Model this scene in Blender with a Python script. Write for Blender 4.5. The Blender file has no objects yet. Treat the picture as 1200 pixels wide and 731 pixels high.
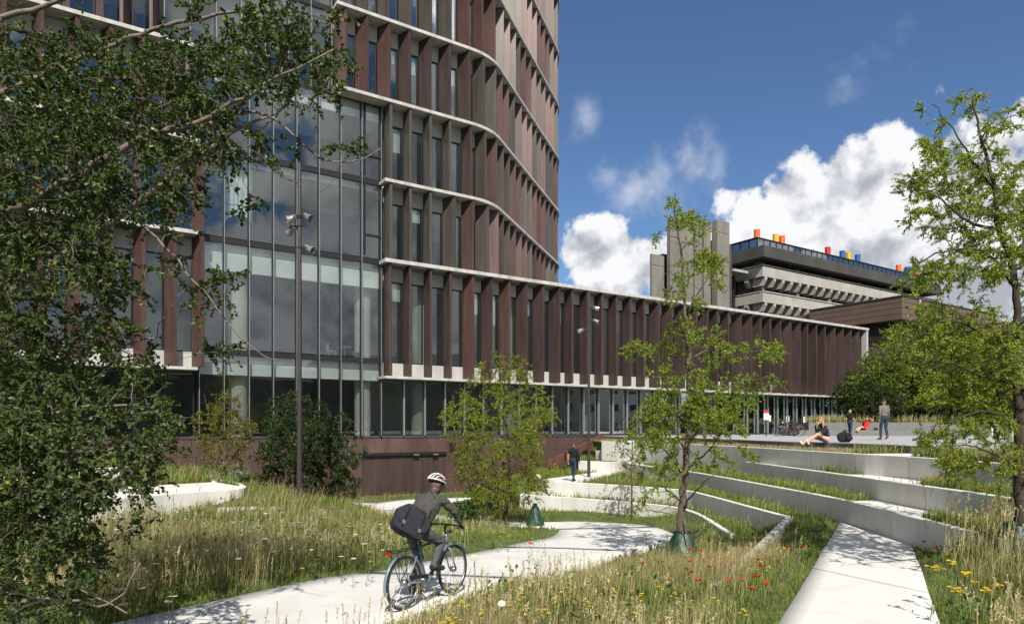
import bpy, math, random
import numpy as np
from mathutils import Vector, Matrix, noise as mnoise
R = math.radians
rnd = random.Random(7)
rng = np.random.default_rng(11)
S = bpy.context.scene
COL = S.collection
# ------------------------------------------------------------------ camera, sky, sun, exposure
E, F, CX, CY = 2.35, 800.0, 600.0, 502.0        # eye height and the lens of the photograph (24 mm, shifted up)
cam_d = bpy.data.cameras.new('camera'); cam = bpy.data.objects.new('camera', cam_d); COL.objects.link(cam)
cam.location = (0, 0, E); cam.rotation_euler = (R(90), 0, 0)
cam_d.sensor_width = 36; cam_d.lens = 24; cam_d.shift_y = (502 - 365.5) / 1200
cam_d.clip_start = .05; cam_d.clip_end = 3000
S.camera = cam
SUN_DIR = Vector((math.sin(R(7)) * math.cos(R(44)), -math.cos(R(7)) * math.cos(R(44)), math.sin(R(44))))
sd = bpy.data.lights.new('sun', 'SUN'); sd.energy = 4.3; sd.angle = R(.5); sd.color = (1, .95, .87)
so = bpy.data.objects.new('sun', sd); COL.objects.link(so); so.location = (20, -30, 60)
so.rotation_euler = (-SUN_DIR).to_track_quat('-Z', 'Y').to_euler()
S.view_settings.view_transform = 'Standard'; S.view_settings.look = 'None'
S.view_settings.exposure = .6; S.view_settings.gamma = 1
S.cycles.use_denoising = True
S.cycles.max_bounces = 8; S.cycles.diffuse_bounces = 3; S.cycles.glossy_bounces = 4
S.cycles.transparent_max_bounces = 16; S.cycles.transmission_bounces = 4
S.cycles.caustics_reflective = False; S.cycles.caustics_refractive = False
S.cycles.sample_clamp_indirect = 6

W = bpy.data.worlds.new('World'); S.world = W; W.use_nodes = True
def build_world():
    nt = W.node_tree; nt.nodes.clear(); N = nt.nodes.new; L = nt.links.new
    def math_(op, a, b=None, c=None, clamp=False):
        n = N('ShaderNodeMath'); n.operation = op; n.use_clamp = clamp
        for i, v in enumerate((a, b, c)):
            if v is None: continue
            if isinstance(v, (int, float)): n.inputs[i].default_value = v
            else: L(v, n.inputs[i])
        return n.outputs[0]
    sky = N('ShaderNodeTexSky'); sky.sky_type = 'NISHITA'; sky.sun_disc = False
    sky.sun_elevation = R(44); sky.sun_rotation = math.atan2(SUN_DIR.x, SUN_DIR.y)
    sky.air_density = 1.0; sky.dust_density = .35; sky.ozone_density = 2.2; sky.altitude = 300
    hs = N('ShaderNodeMixRGB'); hs.blend_type = 'MULTIPLY'; hs.inputs[0].default_value = 1
    L(sky.outputs[0], hs.inputs[1]); hs.inputs[2].default_value = (.74, .89, 1.06, 1)
    tc = N('ShaderNodeTexCoord'); d = tc.outputs['Generated']
    def noise(vec, scale, det, rough=.55):
        n = N('ShaderNodeTexNoise'); n.inputs['Scale'].default_value = scale; n.inputs['Detail'].default_value = det
        n.inputs['Roughness'].default_value = rough; L(vec, n.inputs['Vector']); return n.outputs['Fac']
    n1 = noise(d, 8.5, 9, .52)
    n2 = noise(d, 17, 7, .58)
    off = N('ShaderNodeVectorMath'); off.operation = 'ADD'; L(d, off.inputs[0]); off.inputs[1].default_value = (.012, -.01, .028)
    n1b = noise(off.outputs[0], 8.5, 9, .52); n2b = noise(off.outputs[0], 17, 7, .58)
    # cumulus heads: (pixel x, pixel y, angular radius, strength)
    blobs = [(676, 300, .045, 1), (690, 285, .045, 1), (708, 300, .06, 1.2), (722, 288, .04, 1), (742, 300, .045, 1), (735, 325, .06, 1.2), (700, 320, .05, 1), (755, 322, .04, 1),
             (852, 238, .03, 1), (880, 240, .05, 1), (915, 228, .055, 1), (950, 222, .06, 1.1), (985, 212, .06, 1.1), (1020, 206, .06, 1.1), (1050, 200, .055, 1), (1042, 185, .035, .9), (1085, 215, .07, 1), (900, 275, .08, 1.2), (960, 270, .10, 1.3), (1030, 265, .11, 1.3), (1100, 260, .12, 1.3), (1150, 220, .07, 1), (1195, 215, .05, 1), (1200, 262, .09, 1.3), (880, 310, .08, 1.2), (1330, 310, .16, 1.3), (1000, 330, .15, 1.3), (1110, 340, .15, 1.3)]
    veils = [(812, 192, .05, .8), (838, 205, .045, .7), (770, 212, .05, .7), (740, 222, .045, .8), (715, 208, .03, .6), (685, 140, .03, .4), (795, 225, .045, .7), (1005, 98, .03, .2)]
    acc = None
    def field(bl):
        acc = None
        for x, y, r, s in bl:
            c = Vector(((x - CX) / F, 1, (CY - y) / F)).normalized()
            dp = N('ShaderNodeVectorMath'); dp.operation = 'DISTANCE'; L(d, dp.inputs[0]); dp.inputs[1].default_value = c
            v = math_('MULTIPLY_ADD', dp.outputs['Value'], -s / r, s)
            acc = v if acc is None else math_('MAXIMUM', acc, v)
        return acc
    acc = field(blobs); veil = field(veils)
    # broken cloud all round behind the viewer, seen in the glass
    sep = N('ShaderNodeSeparateXYZ'); L(d, sep.inputs[0])
    n0 = noise(d, 3.2, 7, .55)
    back = math_('MULTIPLY_ADD', sep.outputs['Y'], -2.2, .55, clamp=True)
    bk = math_('ADD', math_('MULTIPLY_ADD', n0, 8.0, -3.5), math_('MULTIPLY_ADD', back, 3.0, -3.0))
    acc = math_('MAXIMUM', acc, bk)
    nz = math_('ADD', math_('MULTIPLY_ADD', n1, 1.7, -.85), math_('MULTIPLY_ADD', n2, 1.7, -.85))
    dens = math_('ADD', math_('MINIMUM', acc, 1.0), nz)
    mr = N('ShaderNodeMapRange'); mr.interpolation_type = 'SMOOTHSTEP'
    L(dens, mr.inputs[0]); mr.inputs[1].default_value = .06; mr.inputs[2].default_value = .40
    # thin veils of torn cloud
    vd = math_('ADD', veil, math_('ADD', math_('MULTIPLY_ADD', n1, 1.6, -.8), math_('MULTIPLY_ADD', n2, 1.2, -.6)))
    mv = N('ShaderNodeMapRange'); mv.interpolation_type = 'SMOOTHSTEP'; L(vd, mv.inputs[0]); mv.inputs[1].default_value = .0; mv.inputs[2].default_value = 1.3; mv.inputs[4].default_value = .6
    alpha = math_('MAXIMUM', mr.outputs[0], mv.outputs[0])
    # relief: density towards the sun against density here; thick cores and undersides are greyer
    df = math_('ADD', math_('MULTIPLY', math_('SUBTRACT', n1, n1b), 3.4), math_('MULTIPLY', math_('SUBTRACT', n2, n2b), 1.3))
    thick = N('ShaderNodeMapRange'); L(dens, thick.inputs[0]); thick.inputs[1].default_value = .3; thick.inputs[2].default_value = 1.3
    thick.inputs[3].default_value = .92; thick.inputs[4].default_value = .68
    low = N('ShaderNodeMapRange'); L(math_('DIVIDE', sep.outputs['Z'], math_('MAXIMUM', sep.outputs['Y'], .2)), low.inputs[0]); low.inputs[1].default_value = .17; low.inputs[2].default_value = .34; low.inputs[3].default_value = -.16; low.inputs[4].default_value = .0
    rgt = N('ShaderNodeMapRange'); L(math_('DIVIDE', sep.outputs['X'], math_('MAXIMUM', sep.outputs['Y'], .2)), rgt.inputs[0]); rgt.inputs[1].default_value = .25; rgt.inputs[2].default_value = .5
    sh = math_('ADD', thick.outputs[0], math_('ADD', df, math_('MULTIPLY', low.outputs[0], rgt.outputs[0])), clamp=True)
    ramp = N('ShaderNodeValToRGB'); L(sh, ramp.inputs[0])
    ramp.color_ramp.elements[0].position = .25; ramp.color_ramp.elements[0].color = (.44, .46, .51, 1)
    ramp.color_ramp.elements[1].position = .95; ramp.color_ramp.elements[1].color = (.96, .96, .97, 1)
    e = ramp.color_ramp.elements.new(.6); e.color = (.66, .68, .72, 1)
    b1 = N('ShaderNodeBackground'); L(hs.outputs[0], b1.inputs[0]); b1.inputs[1].default_value = .070
    b2 = N('ShaderNodeBackground'); L(ramp.outputs[0], b2.inputs[0]); b2.inputs[1].default_value = .68
    mx = N('ShaderNodeMixShader'); L(math_('MULTIPLY', alpha, .97), mx.inputs[0]); L(b1.outputs[0], mx.inputs[1]); L(b2.outputs[0], mx.inputs[2])
    out = N('ShaderNodeOutputWorld'); L(mx.outputs[0], out.inputs[0])
build_world()

# ------------------------------------------------------------------ helpers
def PX(x, y, Y):  # the point at depth Y that stands at pixel (x, y) of the photograph (used to survey the site)
    return Vector(((x - CX) * Y / F, Y, E - (y - CY) * Y / F))
def PH(x, y, H):  # the point H metres below eye level
    return PX(x, y, H * F / (y - CY))
def tag(o, label=None, cat=None, group=None, kind=None):
    if label: o['label'] = label
    if cat: o['category'] = cat
    if group: o['group'] = group
    if kind: o['kind'] = kind
    return o
def empty(name, loc=(0, 0, 0), rz=0, label=None, cat=None, group=None):
    o = bpy.data.objects.new(name, None); COL.objects.link(o); o.location = loc; o.rotation_euler = (0, 0, rz)
    o.empty_display_size = .2
    return tag(o, label, cat, group)
class MB:
    def __init__(s): s.v = []; s.f = []; s.m = []
    def add(s, vs, fs, mi=0):
        b = len(s.v); s.v += [tuple(v) for v in vs]
        for f in fs: s.f.append(tuple(b + i for i in f)); s.m.append(mi)
        return s
    def box(s, c, size, ax=None, mi=0):
        """ax: three unit vectors (or None)"""
        c = Vector(c); h = [q / 2 for q in size]
        ax = ax or (Vector((1, 0, 0)), Vector((0, 1, 0)), Vector((0, 0, 1)))
        vs = [c + ax[0] * (h[0] * i) + ax[1] * (h[1] * j) + ax[2] * (h[2] * k) for k in (-1, 1) for j in (-1, 1) for i in (-1, 1)]
        return s.add(vs, [(0, 2, 3, 1), (4, 5, 7, 6), (0, 1, 5, 4), (2, 6, 7, 3), (0, 4, 6, 2), (1, 3, 7, 5)], mi)
    def bar(s, p, q, w, d=None, up=Vector((0, 0, 1)), mi=0):
        p, q = Vector(p), Vector(q); d = d or w; a = (q - p); l = a.length; a.normalize()
        b = up.cross(a); b = b if b.length > 1e-4 else Vector((1, 0, 0)).cross(a); b.normalize(); c = a.cross(b)
        return s.box((p + q) / 2, (l, w, d), (a, b, c), mi)
    def tube(s, pts, rad, n=8, cap=True, mi=0, flat=1.0):
        pts = [Vector(p) for p in pts]; k = len(pts)
        rad = rad if hasattr(rad, '__len__') else [rad] * k
        t0 = (pts[1] - pts[0]).normalized()
        ref = Vector((0, 0, 1)) if abs(t0.z) < .9 else Vector((1, 0, 0))
        vs = []
        for i, p in enumerate(pts):
            t = (pts[min(i + 1, k - 1)] - pts[max(i - 1, 0)]).normalized()
            b = ref.cross(t); b = b.normalized() if b.length > 1e-5 else Vector((0, 1, 0)); c = t.cross(b); ref = c
            for j in range(n):
                a = 2 * math.pi * j / n
                vs.append(p + b * (math.cos(a) * rad[i]) + c * (math.sin(a) * rad[i] * flat))
        fs = [(i * n + j, i * n + (j + 1) % n, (i + 1) * n + (j + 1) % n, (i + 1) * n + j) for i in range(k - 1) for j in range(n)]
        if cap: fs += [tuple(range(n - 1, -1, -1)), tuple(range((k - 1) * n, k * n))]
        return s.add(vs, fs, mi)
    def torus(s, c, axis, r0, r1, n=32, m=8, mi=0, a0=0, a1=2 * math.pi, sx=1.0):
        c = Vector(c); axis = Vector(axis).normalized()
        b = axis.orthogonal().normalized(); d = axis.cross(b); full = abs(a1 - a0 - 2 * math.pi) < 1e-4
        k = n if full else n + 1; vs = []
        for i in range(k):
            a = a0 + (a1 - a0) * i / n; o = b * math.cos(a) + d * math.sin(a)
            for j in range(m):
                q = 2 * math.pi * j / m
                vs.append(c + o * (r0 + r1 * math.cos(q)) + axis * (r1 * sx * math.sin(q)))
        fs = [(i * m + j, ((i + 1) % k) * m + j, ((i + 1) % k) * m + (j + 1) % m, i * m + (j + 1) % m) for i in range(n) for j in range(m)]
        return s.add(vs, fs, mi)
    def ball(s, c, r, n=12, m=8, mi=0, ax=None):
        c = Vector(c); r = r if hasattr(r, '__len__') else (r, r, r)
        ax = ax or (Vector((1, 0, 0)), Vector((0, 1, 0)), Vector((0, 0, 1)))
        vs = []
        for i in range(1, m):
            th = math.pi * i / m
            for j in range(n):
                ph = 2 * math.pi * j / n
                vs.append(c + ax[0] * (r[0] * math.sin(th) * math.cos(ph)) + ax[1] * (r[1] * math.sin(th) * math.sin(ph)) + ax[2] * (r[2] * math.cos(th)))
        top, bot = len(vs), len(vs) + 1; vs += [c + ax[2] * r[2], c - ax[2] * r[2]]
        fs = [(i * n + j, (i + 1) * n + j, (i + 1) * n + (j + 1) % n, i * n + (j + 1) % n) for i in range(m - 2) for j in range(n)]
        fs += [(top, j, (j + 1) % n) for j in range(n)] + [(bot, (m - 2) * n + (j + 1) % n, (m - 2) * n + j) for j in range(n)]
        return s.add(vs, fs, mi)
    def loft(s, rings, cap=True, mi=0):
        n = len(rings[0]); vs = [p for r in rings for p in r]; k = len(rings)
        fs = [(i * n + j, i * n + (j + 1) % n, (i + 1) * n + (j + 1) % n, (i + 1) * n + j) for i in range(k - 1) for j in range(n)]
        if cap: fs += [tuple(range(n - 1, -1, -1)), tuple(range((k - 1) * n, k * n))]
        return s.add(vs, fs, mi)
    def prism(s, poly, z0, z1, mi=0):
        """poly: list of (x, y); z0/z1 numbers"""
        a = sum(poly[i][0] * poly[(i + 1) % len(poly)][1] - poly[(i + 1) % len(poly)][0] * poly[i][1] for i in range(len(poly)))
        if a < 0: poly = poly[::-1]
        n = len(poly); vs = [(p[0], p[1], z0) for p in poly] + [(p[0], p[1], z1) for p in poly]
        return s.add(vs, [tuple(range(n - 1, -1, -1)), tuple(range(n, 2 * n))] + [(i, (i + 1) % n, n + (i + 1) % n, n + i) for i in range(n)], mi)
    def build(s, name, mats, parent=None, smooth=False, bevel=0):
        me = bpy.data.meshes.new(name); me.from_pydata(s.v, [], s.f)
        mats = mats if isinstance(mats, (list, tuple)) else [mats]
        for m in mats: me.materials.append(m)
        if len(mats) > 1: me.polygons.foreach_set('material_index', s.m)
        if smooth: me.polygons.foreach_set('use_smooth', [True] * len(s.f))
        me.update()
        o = bpy.data.objects.new(name, me); COL.objects.link(o)
        if parent: o.parent = parent
        if bevel:
            b = o.modifiers.new('bevel', 'BEVEL'); b.width = bevel; b.segments = 2; b.limit_method = 'ANGLE'
        return o
def np_mesh(name, V, ltot, lidx, mats, parent=None, col=None, mi=None, smooth=False):
    me = bpy.data.meshes.new(name); V = np.asarray(V, np.float32)
    me.vertices.add(len(V)); me.vertices.foreach_set('co', V.ravel())
    ltot = np.asarray(ltot, np.int32); lidx = np.asarray(lidx, np.int32)
    me.loops.add(len(lidx)); me.loops.foreach_set('vertex_index', lidx)
    me.polygons.add(len(ltot)); ls = np.concatenate([[0], np.cumsum(ltot)[:-1]]).astype(np.int32)
    me.polygons.foreach_set('loop_start', ls)
    for m in (mats if isinstance(mats, (list, tuple)) else [mats]): me.materials.append(m)
    if mi is not None: me.polygons.foreach_set('material_index', np.asarray(mi, np.int32))
    if smooth: me.polygons.foreach_set('use_smooth', np.ones(len(ltot), bool))
    me.update(calc_edges=True)
    if col is not None:
        at = me.color_attributes.new('Col', 'FLOAT_COLOR', 'POINT')
        c4 = np.ones((len(V), 4), np.float32); c4[:, :3] = col; at.data.foreach_set('color', c4.ravel())
    o = bpy.data.objects.new(name, me); COL.objects.link(o)
    if parent: o.parent = parent
    return o
def copy_tree(o, parent=None):
    c = o.copy(); COL.objects.link(c); c.parent = parent
    for ch in o.children: copy_tree(ch, c)
    return c
def smooth_line(pts, step=.5):
    """Catmull-Rom through 2D/3D points, resampled"""
    P = [np.array(p, float) for p in pts]; P = [2 * P[0] - P[1]] + P + [2 * P[-1] - P[-2]]; out = []
    for i in range(1, len(P) - 2):
        a, b, c, d = P[i - 1:i + 3]; n = max(2, int(np.linalg.norm(c - b) / step))
        for k in range(n):
            t = k / n
            out.append(.5 * ((2 * b) + (-a + c) * t + (2 * a - 5 * b + 4 * c - d) * t * t + (-a + 3 * b - 3 * c + d) * t ** 3))
    out.append(P[-2]); return out
def in_poly(X, Y, poly):
    X = np.asarray(X); Y = np.asarray(Y); ins = np.zeros(X.shape, bool); n = len(poly)
    for i in range(n):
        x0, y0 = poly[i][:2]; x1, y1 = poly[(i + 1) % n][:2]
        if y0 == y1: continue
        c = ((y0 > Y) != (y1 > Y)) & (X < (x1 - x0) * (Y - y0) / (y1 - y0) + x0); ins ^= c
    return ins

# ------------------------------------------------------------------ materials
def mat(name, col, rough=.6, metal=0, var=.12, scale=3.0, bump=0, bscale=40, spec=.4, col2=None, detail=5, coords='Object', stretch=None, attr=False, trans=0, coat=0, stain=0, sscale=.3, sstretch=(1, 1, 1)):
    m = bpy.data.materials.new(name); m.use_nodes = True; nt = m.node_tree; N = nt.nodes.new; L = nt.links.new
    b = nt.nodes['Principled BSDF']; b.inputs['Roughness'].default_value = rough; b.inputs['Metallic'].default_value = metal
    b.inputs['Specular IOR Level'].default_value = spec
    if coat: b.inputs['Coat Weight'].default_value = coat
    tc = N('ShaderNodeTexCoord'); vec = tc.outputs[coords] if coords != 'World' else N('ShaderNodeNewGeometry').outputs['Position']
    if stretch:
        mp = N('ShaderNodeMapping'); mp.inputs['Scale'].default_value = stretch; L(vec, mp.inputs[0]); vec = mp.outputs[0]
    nz = N('ShaderNodeTexNoise'); nz.inputs['Scale'].default_value = scale; nz.inputs['Detail'].default_value = detail; nz.inputs['Roughness'].default_value = .62
    L(vec, nz.inputs['Vector'])
    rp = N('ShaderNodeValToRGB'); L(nz.outputs['Fac'], rp.inputs[0])
    c = np.array(col); c2 = np.array(col2) if col2 is not None else c
    rp.color_ramp.elements[0].position = .3; rp.color_ramp.elements[0].color = (*np.clip(c * (1 - var), 0, 1), 1)
    rp.color_ramp.elements[1].position = .7; rp.color_ramp.elements[1].color = (*np.clip(c2 * (1 + var), 0, 1), 1)
    src = rp.outputs[0]
    if stain:
        mp2 = N('ShaderNodeMapping'); mp2.inputs['Scale'].default_value = sstretch; L(N('ShaderNodeNewGeometry').outputs['Position'], mp2.inputs[0])
        n3 = N('ShaderNodeTexNoise'); n3.inputs['Scale'].default_value = sscale; n3.inputs['Detail'].default_value = 9; n3.inputs['Roughness'].default_value = .65; L(mp2.outputs[0], n3.inputs['Vector'])
        r3 = N('ShaderNodeValToRGB'); L(n3.outputs['Fac'], r3.inputs[0]); r3.color_ramp.elements[0].position = .33; r3.color_ramp.elements[0].color = (1 - stain, 1 - stain * 1.05, 1 - stain * 1.2, 1); r3.color_ramp.elements[1].position = .56; r3.color_ramp.elements[1].color = (1, 1, 1, 1)
        m3 = N('ShaderNodeMixRGB'); m3.blend_type = 'MULTIPLY'; m3.inputs[0].default_value = 1; L(src, m3.inputs[1]); L(r3.outputs[0], m3.inputs[2]); src = m3.outputs[0]
    if attr:
        at = N('ShaderNodeAttribute'); at.attribute_name = 'Col'; mx = N('ShaderNodeMixRGB'); mx.blend_type = 'MULTIPLY'; mx.inputs[0].default_value = 1
        L(at.outputs['Color'], mx.inputs[1]); L(src, mx.inputs[2]); src = mx.outputs[0]
    L(src, b.inputs['Base Color'])
    if bump:
        n2 = N('ShaderNodeTexNoise'); n2.inputs['Scale'].default_value = bscale; n2.inputs['Detail'].default_value = 6; L(vec, n2.inputs['Vector'])
        bp = N('ShaderNodeBump'); bp.inputs['Strength'].default_value = bump; bp.inputs['Distance'].default_value = .02; L(n2.outputs['Fac'], bp.inputs['Height']); L(bp.outputs[0], b.inputs['Normal'])
    if trans:
        tr = N('ShaderNodeBsdfTranslucent'); tl = N('ShaderNodeMixRGB'); tl.blend_type = 'MULTIPLY'; tl.inputs[0].default_value = 1
        L(src, tl.inputs[1]); tl.inputs[2].default_value = (1.25, 1.3, .6, 1); L(tl.outputs[0], tr.inputs['Color'])
        ms = N('ShaderNodeMixShader'); ms.inputs[0].default_value = trans; L(b.outputs[0], ms.inputs[1]); L(tr.outputs[0], ms.inputs[2])
        L(ms.outputs[0], nt.nodes['Material Output'].inputs[0])
    return m
def glass(name, tint, refl, power=1.0):
    m = bpy.data.materials.new(name); m.use_nodes = True; nt = m.node_tree; nt.nodes.clear(); N = nt.nodes.new; L = nt.links.new
    t = N('ShaderNodeBsdfTransparent'); t.inputs[0].default_value = (*tint, 1)
    g = N('ShaderNodeBsdfGlossy'); g.inputs['Roughness'].default_value = .0; g.inputs['Color'].default_value = (.93, .97, 1, 1)
    # panes are never dead flat: a very shallow waviness
    tc = N('ShaderNodeTexCoord'); nz = N('ShaderNodeTexNoise'); nz.inputs['Scale'].default_value = .7; nz.inputs['Detail'].default_value = 1; L(tc.outputs['Object'], nz.inputs['Vector'])
    bp = N('ShaderNodeBump'); bp.inputs['Strength'].default_value = .05; bp.inputs['Distance'].default_value = .05; L(nz.outputs['Fac'], bp.inputs['Height']); L(bp.outputs[0], g.inputs['Normal'])
    lw = N('ShaderNodeFresnel'); lw.inputs[0].default_value = 1.55
    ma = N('ShaderNodeMath'); ma.operation = 'MULTIPLY_ADD'; L(lw.outputs[0], ma.inputs[0]); ma.inputs[1].default_value = power; ma.inputs[2].default_value = refl; ma.use_clamp = True
    ms = N('ShaderNodeMixShader'); L(ma.outputs[0], ms.inputs[0]); L(t.outputs[0], ms.inputs[1]); L(g.outputs[0], ms.inputs[2])
    o = N('ShaderNodeOutputMaterial'); L(ms.outputs[0], o.inputs[0]); return m
M = dict(
    copper=mat('dark copper cladding', (0.0621, 0.0407, 0.0362), .45, .15, .22, 2.2, .15, 30, stretch=(1, 1, .25), stain=.3, sscale=1.3, sstretch=(3, 3, .16)),
    copper_red=mat('red copper cladding', (0.0927, 0.052, 0.0452), .45, .15, .22, 2.0, .15, 30, stretch=(1, 1, .25), stain=.3, sscale=1.3, sstretch=(3, 3, .16)),
    copper_pink=mat('pale copper cladding toned by light', (.112, .068, .061), .45, .15, .15, 1.5, .15, 30, stretch=(1, 1, .25), stain=.3, sscale=1.3, sstretch=(3, 3, .16)),  # pinkish look of fins catching the sun, put into the colour
    copper_olive=mat('grey brown copper cladding toned by light', (0.0746, 0.0655, 0.0554), .45, .15, .18, 2.0, .15, 30, stretch=(1, 1, .25), stain=.3, sscale=1.3, sstretch=(3, 3, .16)),  # fin tone that comes from sun and angle, put into the colour
    plinth=mat('brown metal plinth cladding', (.10, .062, .052), .5, .25, .3, 1.1, .1, 30, stretch=(1, 1, .3)),
    ledge=mat('pale concrete ledge', (.44, .43, .40), .7, 0, .10, 2, stain=.3, sscale=1.2, sstretch=(2, 2, .5)),
    panel_shaded=mat('shaded head panel', (.36, .36, .33), .7, 0, .08, 2),  # panels below the ledges: the ledge's shade is put into this grey
    spandrel=mat('off white spandrel panel', (.42, .41, .385), .6, 0, .05, 1, stain=.15, sscale=1.5, sstretch=(2, 2, .3)),
    frame=mat('black anodised frame', (.022, .022, .024), .4, .3, .1, 5),
    mullion=mat('silver mullion', (.33, .38, .37), .35, .6, .1, 5),
    glass=glass('window glass', (.86, .92, .90), .035, .75),
    glass_big=glass('curtain wall glass', (.96, .99, .98), .045, .70),
    mint=mat('white ceiling bulkhead', (.86, .90, .86), .7, 0, .03, 1),
    ceiling=mat('interior ceiling', (.68, .69, .66), .8, 0, .05, 1),
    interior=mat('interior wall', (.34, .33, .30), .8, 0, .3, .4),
    interior_dk=mat('darkened interior wall', (.085, .085, .085), .8, 0, .3, .4),  # darkness put into the wall colour so reflections show on the tower glass
    floor_in=mat('interior floor', (.42, .40, .37), .6, 0, .2, .6),
    column=mat('interior concrete column', (.58, .56, .5), .7, 0, .08, 1.2, .1),
    roofing=mat('roof membrane', (.16, .16, .17), .9, 0, .2, 1),
    concrete=mat('board marked grey concrete', (.17, .158, .138), .85, 0, .25, .35, .25, 8, stretch=(1, 1, .35)),
    concrete_dk=mat('dark grey concrete', (.05, .048, .046), .85, 0, .25, .4, .2, 8),  # one dark tone for fascia, recess walls, sill and window bars
    concrete_lt=mat('light concrete', (.33, .318, .285), .85, 0, .15, .5, .2, 8),
    brown=mat('brown panel cladding', (.125, .085, .065), .6, .1, .12, .8),
    darkglass=glass('dark office glass', (.4, .43, .45), .05, .8),
    penthouse=glass('rooftop glazing', (.55, .6, .65), .25, .8),
    white_pc=mat('white cast concrete', (.52, .51, .475), .75, 0, .06, 1.3, .12, 60, detail=9),
    white_wall=mat('pale concrete wall', (.66, .645, .60), .75, 0, .04, 1.1, .12, 50, detail=9, stain=.13, sscale=1.6, sstretch=(1.4, 1.4, .22)),
    white_path=mat('pale concrete path', (.64, .625, .585), .85, 0, .05, 1.6, .2, 90, detail=10, coords='World', stain=.12, sscale=1.1),
    granite=mat('grey granite paving', (.36, .36, .355), .75, 0, .2, 30, .15, 90, coords='World'),
    granite_dk=mat('rough granite steps', (.155, .155, .148), .85, 0, .28, 14, .3, 60, coords='World'),
    soil=mat('meadow soil', (.075, .062, .035), .95, 0, .5, 1.2, .6, 12, col2=(.085, .105, .03), coords='World'),
    corten=mat('rusty steel', (.14, .058, .036), .8, .2, .3, 4, .2, 30),
    steel=mat('grey lamp steel', (.075, .066, .06), .45, .6, .1, 4),
    chrome=mat('spotlight metal', (.45, .45, .46), .3, .9, .05, 4),
    lens=mat('spotlight lens', (.05, .05, .055), .1, 0, 0, 4, spec=.8),
    bark=mat('grey brown bark', (.10, .078, .058), .95, 0, .4, 9, .6, 30, stretch=(1, 1, .3)),
    bark_pale=mat('pale grey bark', (.165, .132, .105), .9, 0, .35, 14, .5, 40),
    bark_dark=mat('dark bark', (.05, .038, .028), .95, 0, .4, 9, .6, 30, stretch=(1, 1, .3)),
    leaf=mat('leaf', (1, 1, 1), .5, 0, .18, 3, attr=True, trans=.48, spec=.25),
    leaf_gloss=mat('glossy leaf', (1, 1, 1), .46, 0, .2, 3, attr=True, trans=.25, spec=.3),
    grass=mat('grass blade', (1, 1, 1), .65, 0, .18, 2, attr=True, trans=.30, spec=.25),
    bag_green=mat('green watering bag', (.012, .036, .022), .45, 0, .3, 8, .5, 18, col2=(.024, .058, .034)),
    poppy=mat('poppy petal', (.62, .03, .012), .5, 0, .12, 30, trans=.3),
    yellow=mat('yellow petal', (.68, .46, .02), .5, 0, .1, 30, trans=.25),
    whitepetal=mat('white petal', (.68, .68, .60), .5, 0, .05, 30, trans=.25),
    purple=mat('purple petal', (.20, .07, .26), .5, 0, .1, 30, trans=.25),
    stem=mat('flower stem', (.10, .15, .035), .6, 0, .15, 20),
)
# ------------------------------------------------------------------ terrain
CP = np.array([  # x, y, z survey points
    (-1.4, 8.7, 0), (-.8, 9.6, -.02), (-4.6, 8.2, 0), (-1.7, 13.6, -.25), (-.5, 10.3, -.05), (-1.3, 7.5, .05), (0, 6.5, .05), (-3, 6, .05), (-6, 6, .05), (3, 6, 0), (8, 6, .1),
    (3.4, 8.5, -.07), (5.3, 8.6, -.07), (8.4, 17.4, -.07), (5.9, 13, -.07), (8.3, 14.5, -.07), (7.7, 17.6, -.12), (8.2, 18.2, -.07), (4.1, 10.3, -.1), (5.0, 12, -.1), (6.7, 15.2, -.1), (7.3, 16.4, -.1), (5.2, 9.6, -.07), (7.2, 13.2, -.07),
    (.6, 12.4, -.4), (1.8, 14.5, -.6), (3, 17, -.85), (4.9, 21.1, -1.05), (3.1, 25.1, -1.1), (1.0, 24.9, -1.1), (1.3, 21.3, -.98), (.8, 15.7, -.55),
    (-1.3, 26.2, -1.25), (-3.6, 26.3, -1.28), (-5, 28, -1.3), (-6, 31, -1.38), (-4.5, 37, -1.45), (-7.5, 35, -1.45), (-9, 33, -1.4), (-2, 39, -1.45), (-3, 33, -1.35), (1, 31, -1.3), (1, 37, -1.2), (0, 28.5, -1.2), (4, 27, -1.2),
    (4.7, 18.7, -.92), (2.6, 10.8, -.25), (3.8, 12.8, -.4), (5.9, 16.8, -.45), (6.2, 19.3, -.8), (6.6, 21, -.75), (6.7, 24, -.8), (5.2, 15.8, -.7), (3.9, 14, -.6), (2.2, 11.5, -.3), (1.5, 9.6, -.05),
    (-6.2, 20, .18), (-6, 17, -.05), (-4, 17, -.35), (-3, 20, -.65), (-4.5, 23, -.7), (-6.5, 25, -.45), (-8, 28, -.6), (-9, 30, -.9),
    (-8.8, 18, -.05), (-10, 16.5, -.05), (-12, 15, 0), (-5, 12, 0), (-8, 12, 0), (-12, 10, 0), (-20, 10, 0), (-8.3, 22, .35), (-10, 27, .45), (-13, 30, .6), (-20, 28, .8), (-25, 20, .5),
    (9, 10.5, .25), (8.2, 11, .2), (10, 8.5, .25), (12, 10, .4), (16, 8, .5), (30, 10, .5), (0, -10, 0), (-20, -10, 0), (25, -10, .3),
    (0, -60, 0), (60, -30, .3), (-60, -20, 0), (-70, 40, .4), (80, 40, .5), (0, 90, 0), (60, 90, .5), (-60, 90, 0), (0, 60, -.5)], float)
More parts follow.
